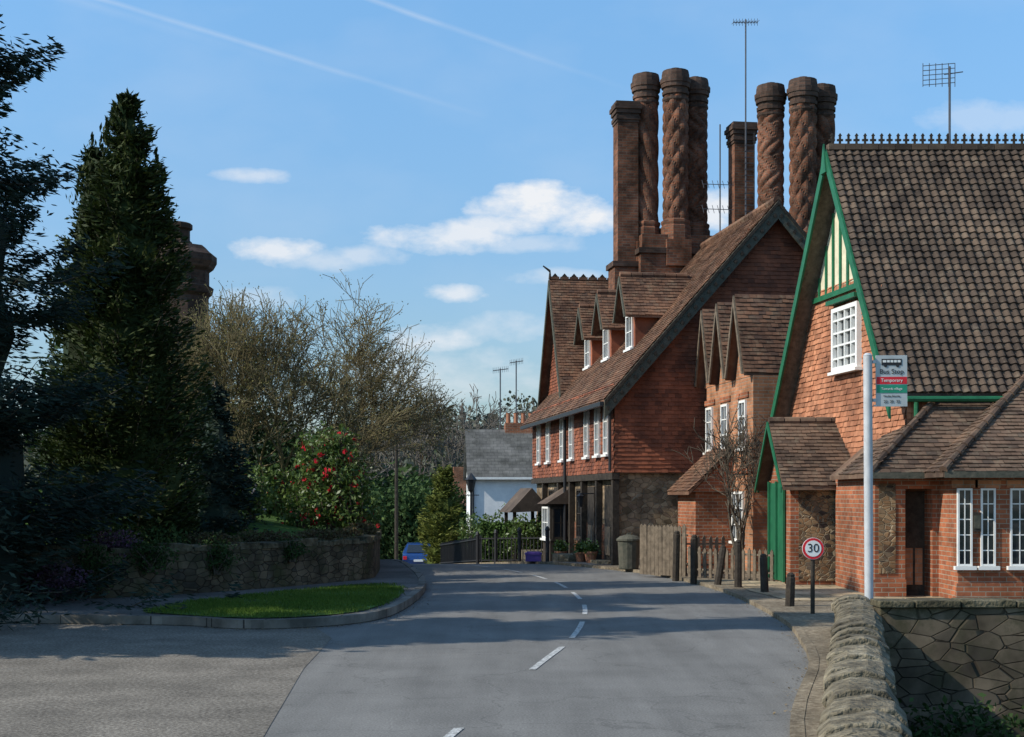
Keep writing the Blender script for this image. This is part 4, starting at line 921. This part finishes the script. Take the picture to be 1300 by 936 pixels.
e=empty('hillside_woodland'); randleaves('foliage',np.concatenate(P),.62,'lfar',e,r=np.concatenate(R),asp=.7)
# ------------------------------------------------------------ LIGHT, SKY
el=math.radians(37); sx,sy=-.962,-.272
sun=bpy.data.lights.new('sun','SUN'); sun.energy=5.0; sun.angle=math.radians(.5); sun.color=(1,.94,.83)
so=bpy.data.objects.new('sun',sun); C.objects.link(so)
sv=Vector((sx*math.cos(el),sy*math.cos(el),math.sin(el))); so.rotation_euler=sv.to_track_quat('Z','Y').to_euler(); so.location=(-20,-10,30)
w=bpy.data.worlds.new('World'); S.world=w; w.use_nodes=True; nt=w.node_tree; N=nt.nodes; L=nt.links
bgn=N['Background']; bgn.inputs['Strength'].default_value=.125
sky=N.new('ShaderNodeTexSky'); sky.sky_type='NISHITA'; sky.sun_disc=False; sky.sun_elevation=el; sky.sun_rotation=math.atan2(sx,sy)%(2*math.pi)
sky.air_density=1.0; sky.dust_density=.6; sky.ozone_density=1.6
tc=N.new('ShaderNodeTexCoord'); sp=N.new('ShaderNodeSeparateXYZ'); L.new(tc.outputs['Generated'],sp.inputs[0])
def mt(op,a,b=None,c=None,clamp=False):
    n=N.new('ShaderNodeMath'); n.operation=op; n.use_clamp=clamp
    for i,v in enumerate((a,b,c)):
        if v is None: continue
        if isinstance(v,(int,float)): n.inputs[i].default_value=v
        else: L.new(v,n.inputs[i])
    return n.outputs[0]
yy=mt('MAXIMUM',sp.outputs[1],.05); u=mt('DIVIDE',sp.outputs[0],yy); v=mt('DIVIDE',sp.outputs[2],yy)
cb=N.new('ShaderNodeCombineXYZ'); L.new(u,cb.inputs[0]); L.new(mt('MULTIPLY',v,1.8),cb.inputs[1])
ns=N.new('ShaderNodeTexNoise'); ns.inputs['Scale'].default_value=20; ns.inputs['Detail'].default_value=8; ns.inputs['Roughness'].default_value=.6; L.new(cb.outputs[0],ns.inputs['Vector'])
ns2=N.new('ShaderNodeTexNoise'); ns2.inputs['Scale'].default_value=7; ns2.inputs['Detail'].default_value=5; L.new(cb.outputs[0],ns2.inputs['Vector'])
tot=None
for px,py,rx,ry,st in ((690,262,95,30,1),(755,278,75,24,1),(640,285,60,16,.8),(565,302,95,22,.85),(350,320,55,20,.8),(405,332,75,14,.45),(325,224,48,11,.5),(580,372,42,12,.75),(550,430,60,20,.65),(640,415,90,18,.4),(470,325,55,14,.5),(560,480,140,40,.4),(1250,150,80,24,.3),(908,265,38,28,.9),(700,352,80,11,.4),(320,380,60,18,.3),(660,310,120,12,.4)):
    du=mt('MULTIPLY',mt('SUBTRACT',u,(px-650)/1805),1805/rx); dv=mt('MULTIPLY',mt('SUBTRACT',v,(630-py)/1805),1805/ry)
    g=mt('SUBTRACT',1.0,mt('ADD',mt('MULTIPLY',du,du),mt('MULTIPLY',dv,dv)))
    g=mt('ADD',g,mt('MULTIPLY',mt('SUBTRACT',ns.outputs['Fac'],.48),4.6))
    g=mt('MULTIPLY',mt('MULTIPLY',g,.8,clamp=True),st)
    tot=g if tot is None else mt('MAXIMUM',tot,g)
for (x0,y0,x1,y1,wd,st) in ((470,0,810,118,5,.20),(130,0,640,155,5,.18),(60,-10,400,90,9,.08)):
    a0,b0=(x0-650)/1805,(630-y0)/1805; a1,b1=(x1-650)/1805,(630-y1)/1805; l=math.hypot(a1-a0,b1-b0); nx,ny=-(b1-b0)/l,(a1-a0)/l
    dd=mt('ADD',mt('MULTIPLY',mt('SUBTRACT',u,a0),nx),mt('MULTIPLY',mt('SUBTRACT',v,b0),ny)); dd=mt('ADD',dd,mt('MULTIPLY',mt('SUBTRACT',ns2.outputs['Fac'],.5),.004))
    g=mt('SUBTRACT',1.0,mt('MULTIPLY',mt('ABSOLUTE',dd),1805/wd),clamp=True)
    fa=mt('MULTIPLY',mt('SUBTRACT',(x1-650)/1805,u),6,clamp=True)
    g=mt('MULTIPLY',mt('MULTIPLY',g,fa),mt('MULTIPLY',ns.outputs['Fac'],st*2))
    tot=mt('MAXIMUM',tot,g)
haze=mt('MULTIPLY',mt('SUBTRACT',ns2.outputs['Fac'],.45,clamp=True),.35)
tot=mt('ADD',tot,haze,clamp=True)
tot=mt('MULTIPLY',tot,mt('MULTIPLY',sp.outputs[2],30,clamp=True))
hr=ramp(N,[(.66,.72,.82),(.9,1.1,1.24),(1.2,1.65,1.8)],[0,.16,.36]); L.new(sp.outputs[2],hr.inputs['Fac'])
tint=N.new('ShaderNodeMix'); tint.data_type='RGBA'; tint.blend_type='MULTIPLY'; tint.inputs[0].default_value=1; L.new(sky.outputs[0],tint.inputs[6]); L.new(hr.outputs['Color'],tint.inputs[7])
mx=N.new('ShaderNodeMix'); mx.data_type='RGBA'; L.new(tot,mx.inputs[0]); L.new(tint.outputs[2],mx.inputs[6]); mx.inputs[7].default_value=(6.9,7.1,7.4,1)
L.new(mx.outputs[2],bgn.inputs['Color'])
# ------------------------------------------------------------ CAMERA
cam=bpy.data.cameras.new('camera'); cam.lens=50; cam.sensor_width=36; cam.shift_y=.1246; cam.clip_end=4000; cam.clip_start=.1
co=bpy.data.objects.new('camera',cam); C.objects.link(co); co.location=(0,0,1.7); co.rotation_euler=(math.radians(90),0,0); S.camera=co
print('faces',sum(len(o.data.polygons) for o in bpy.data.objects if o.type=='MESH'))
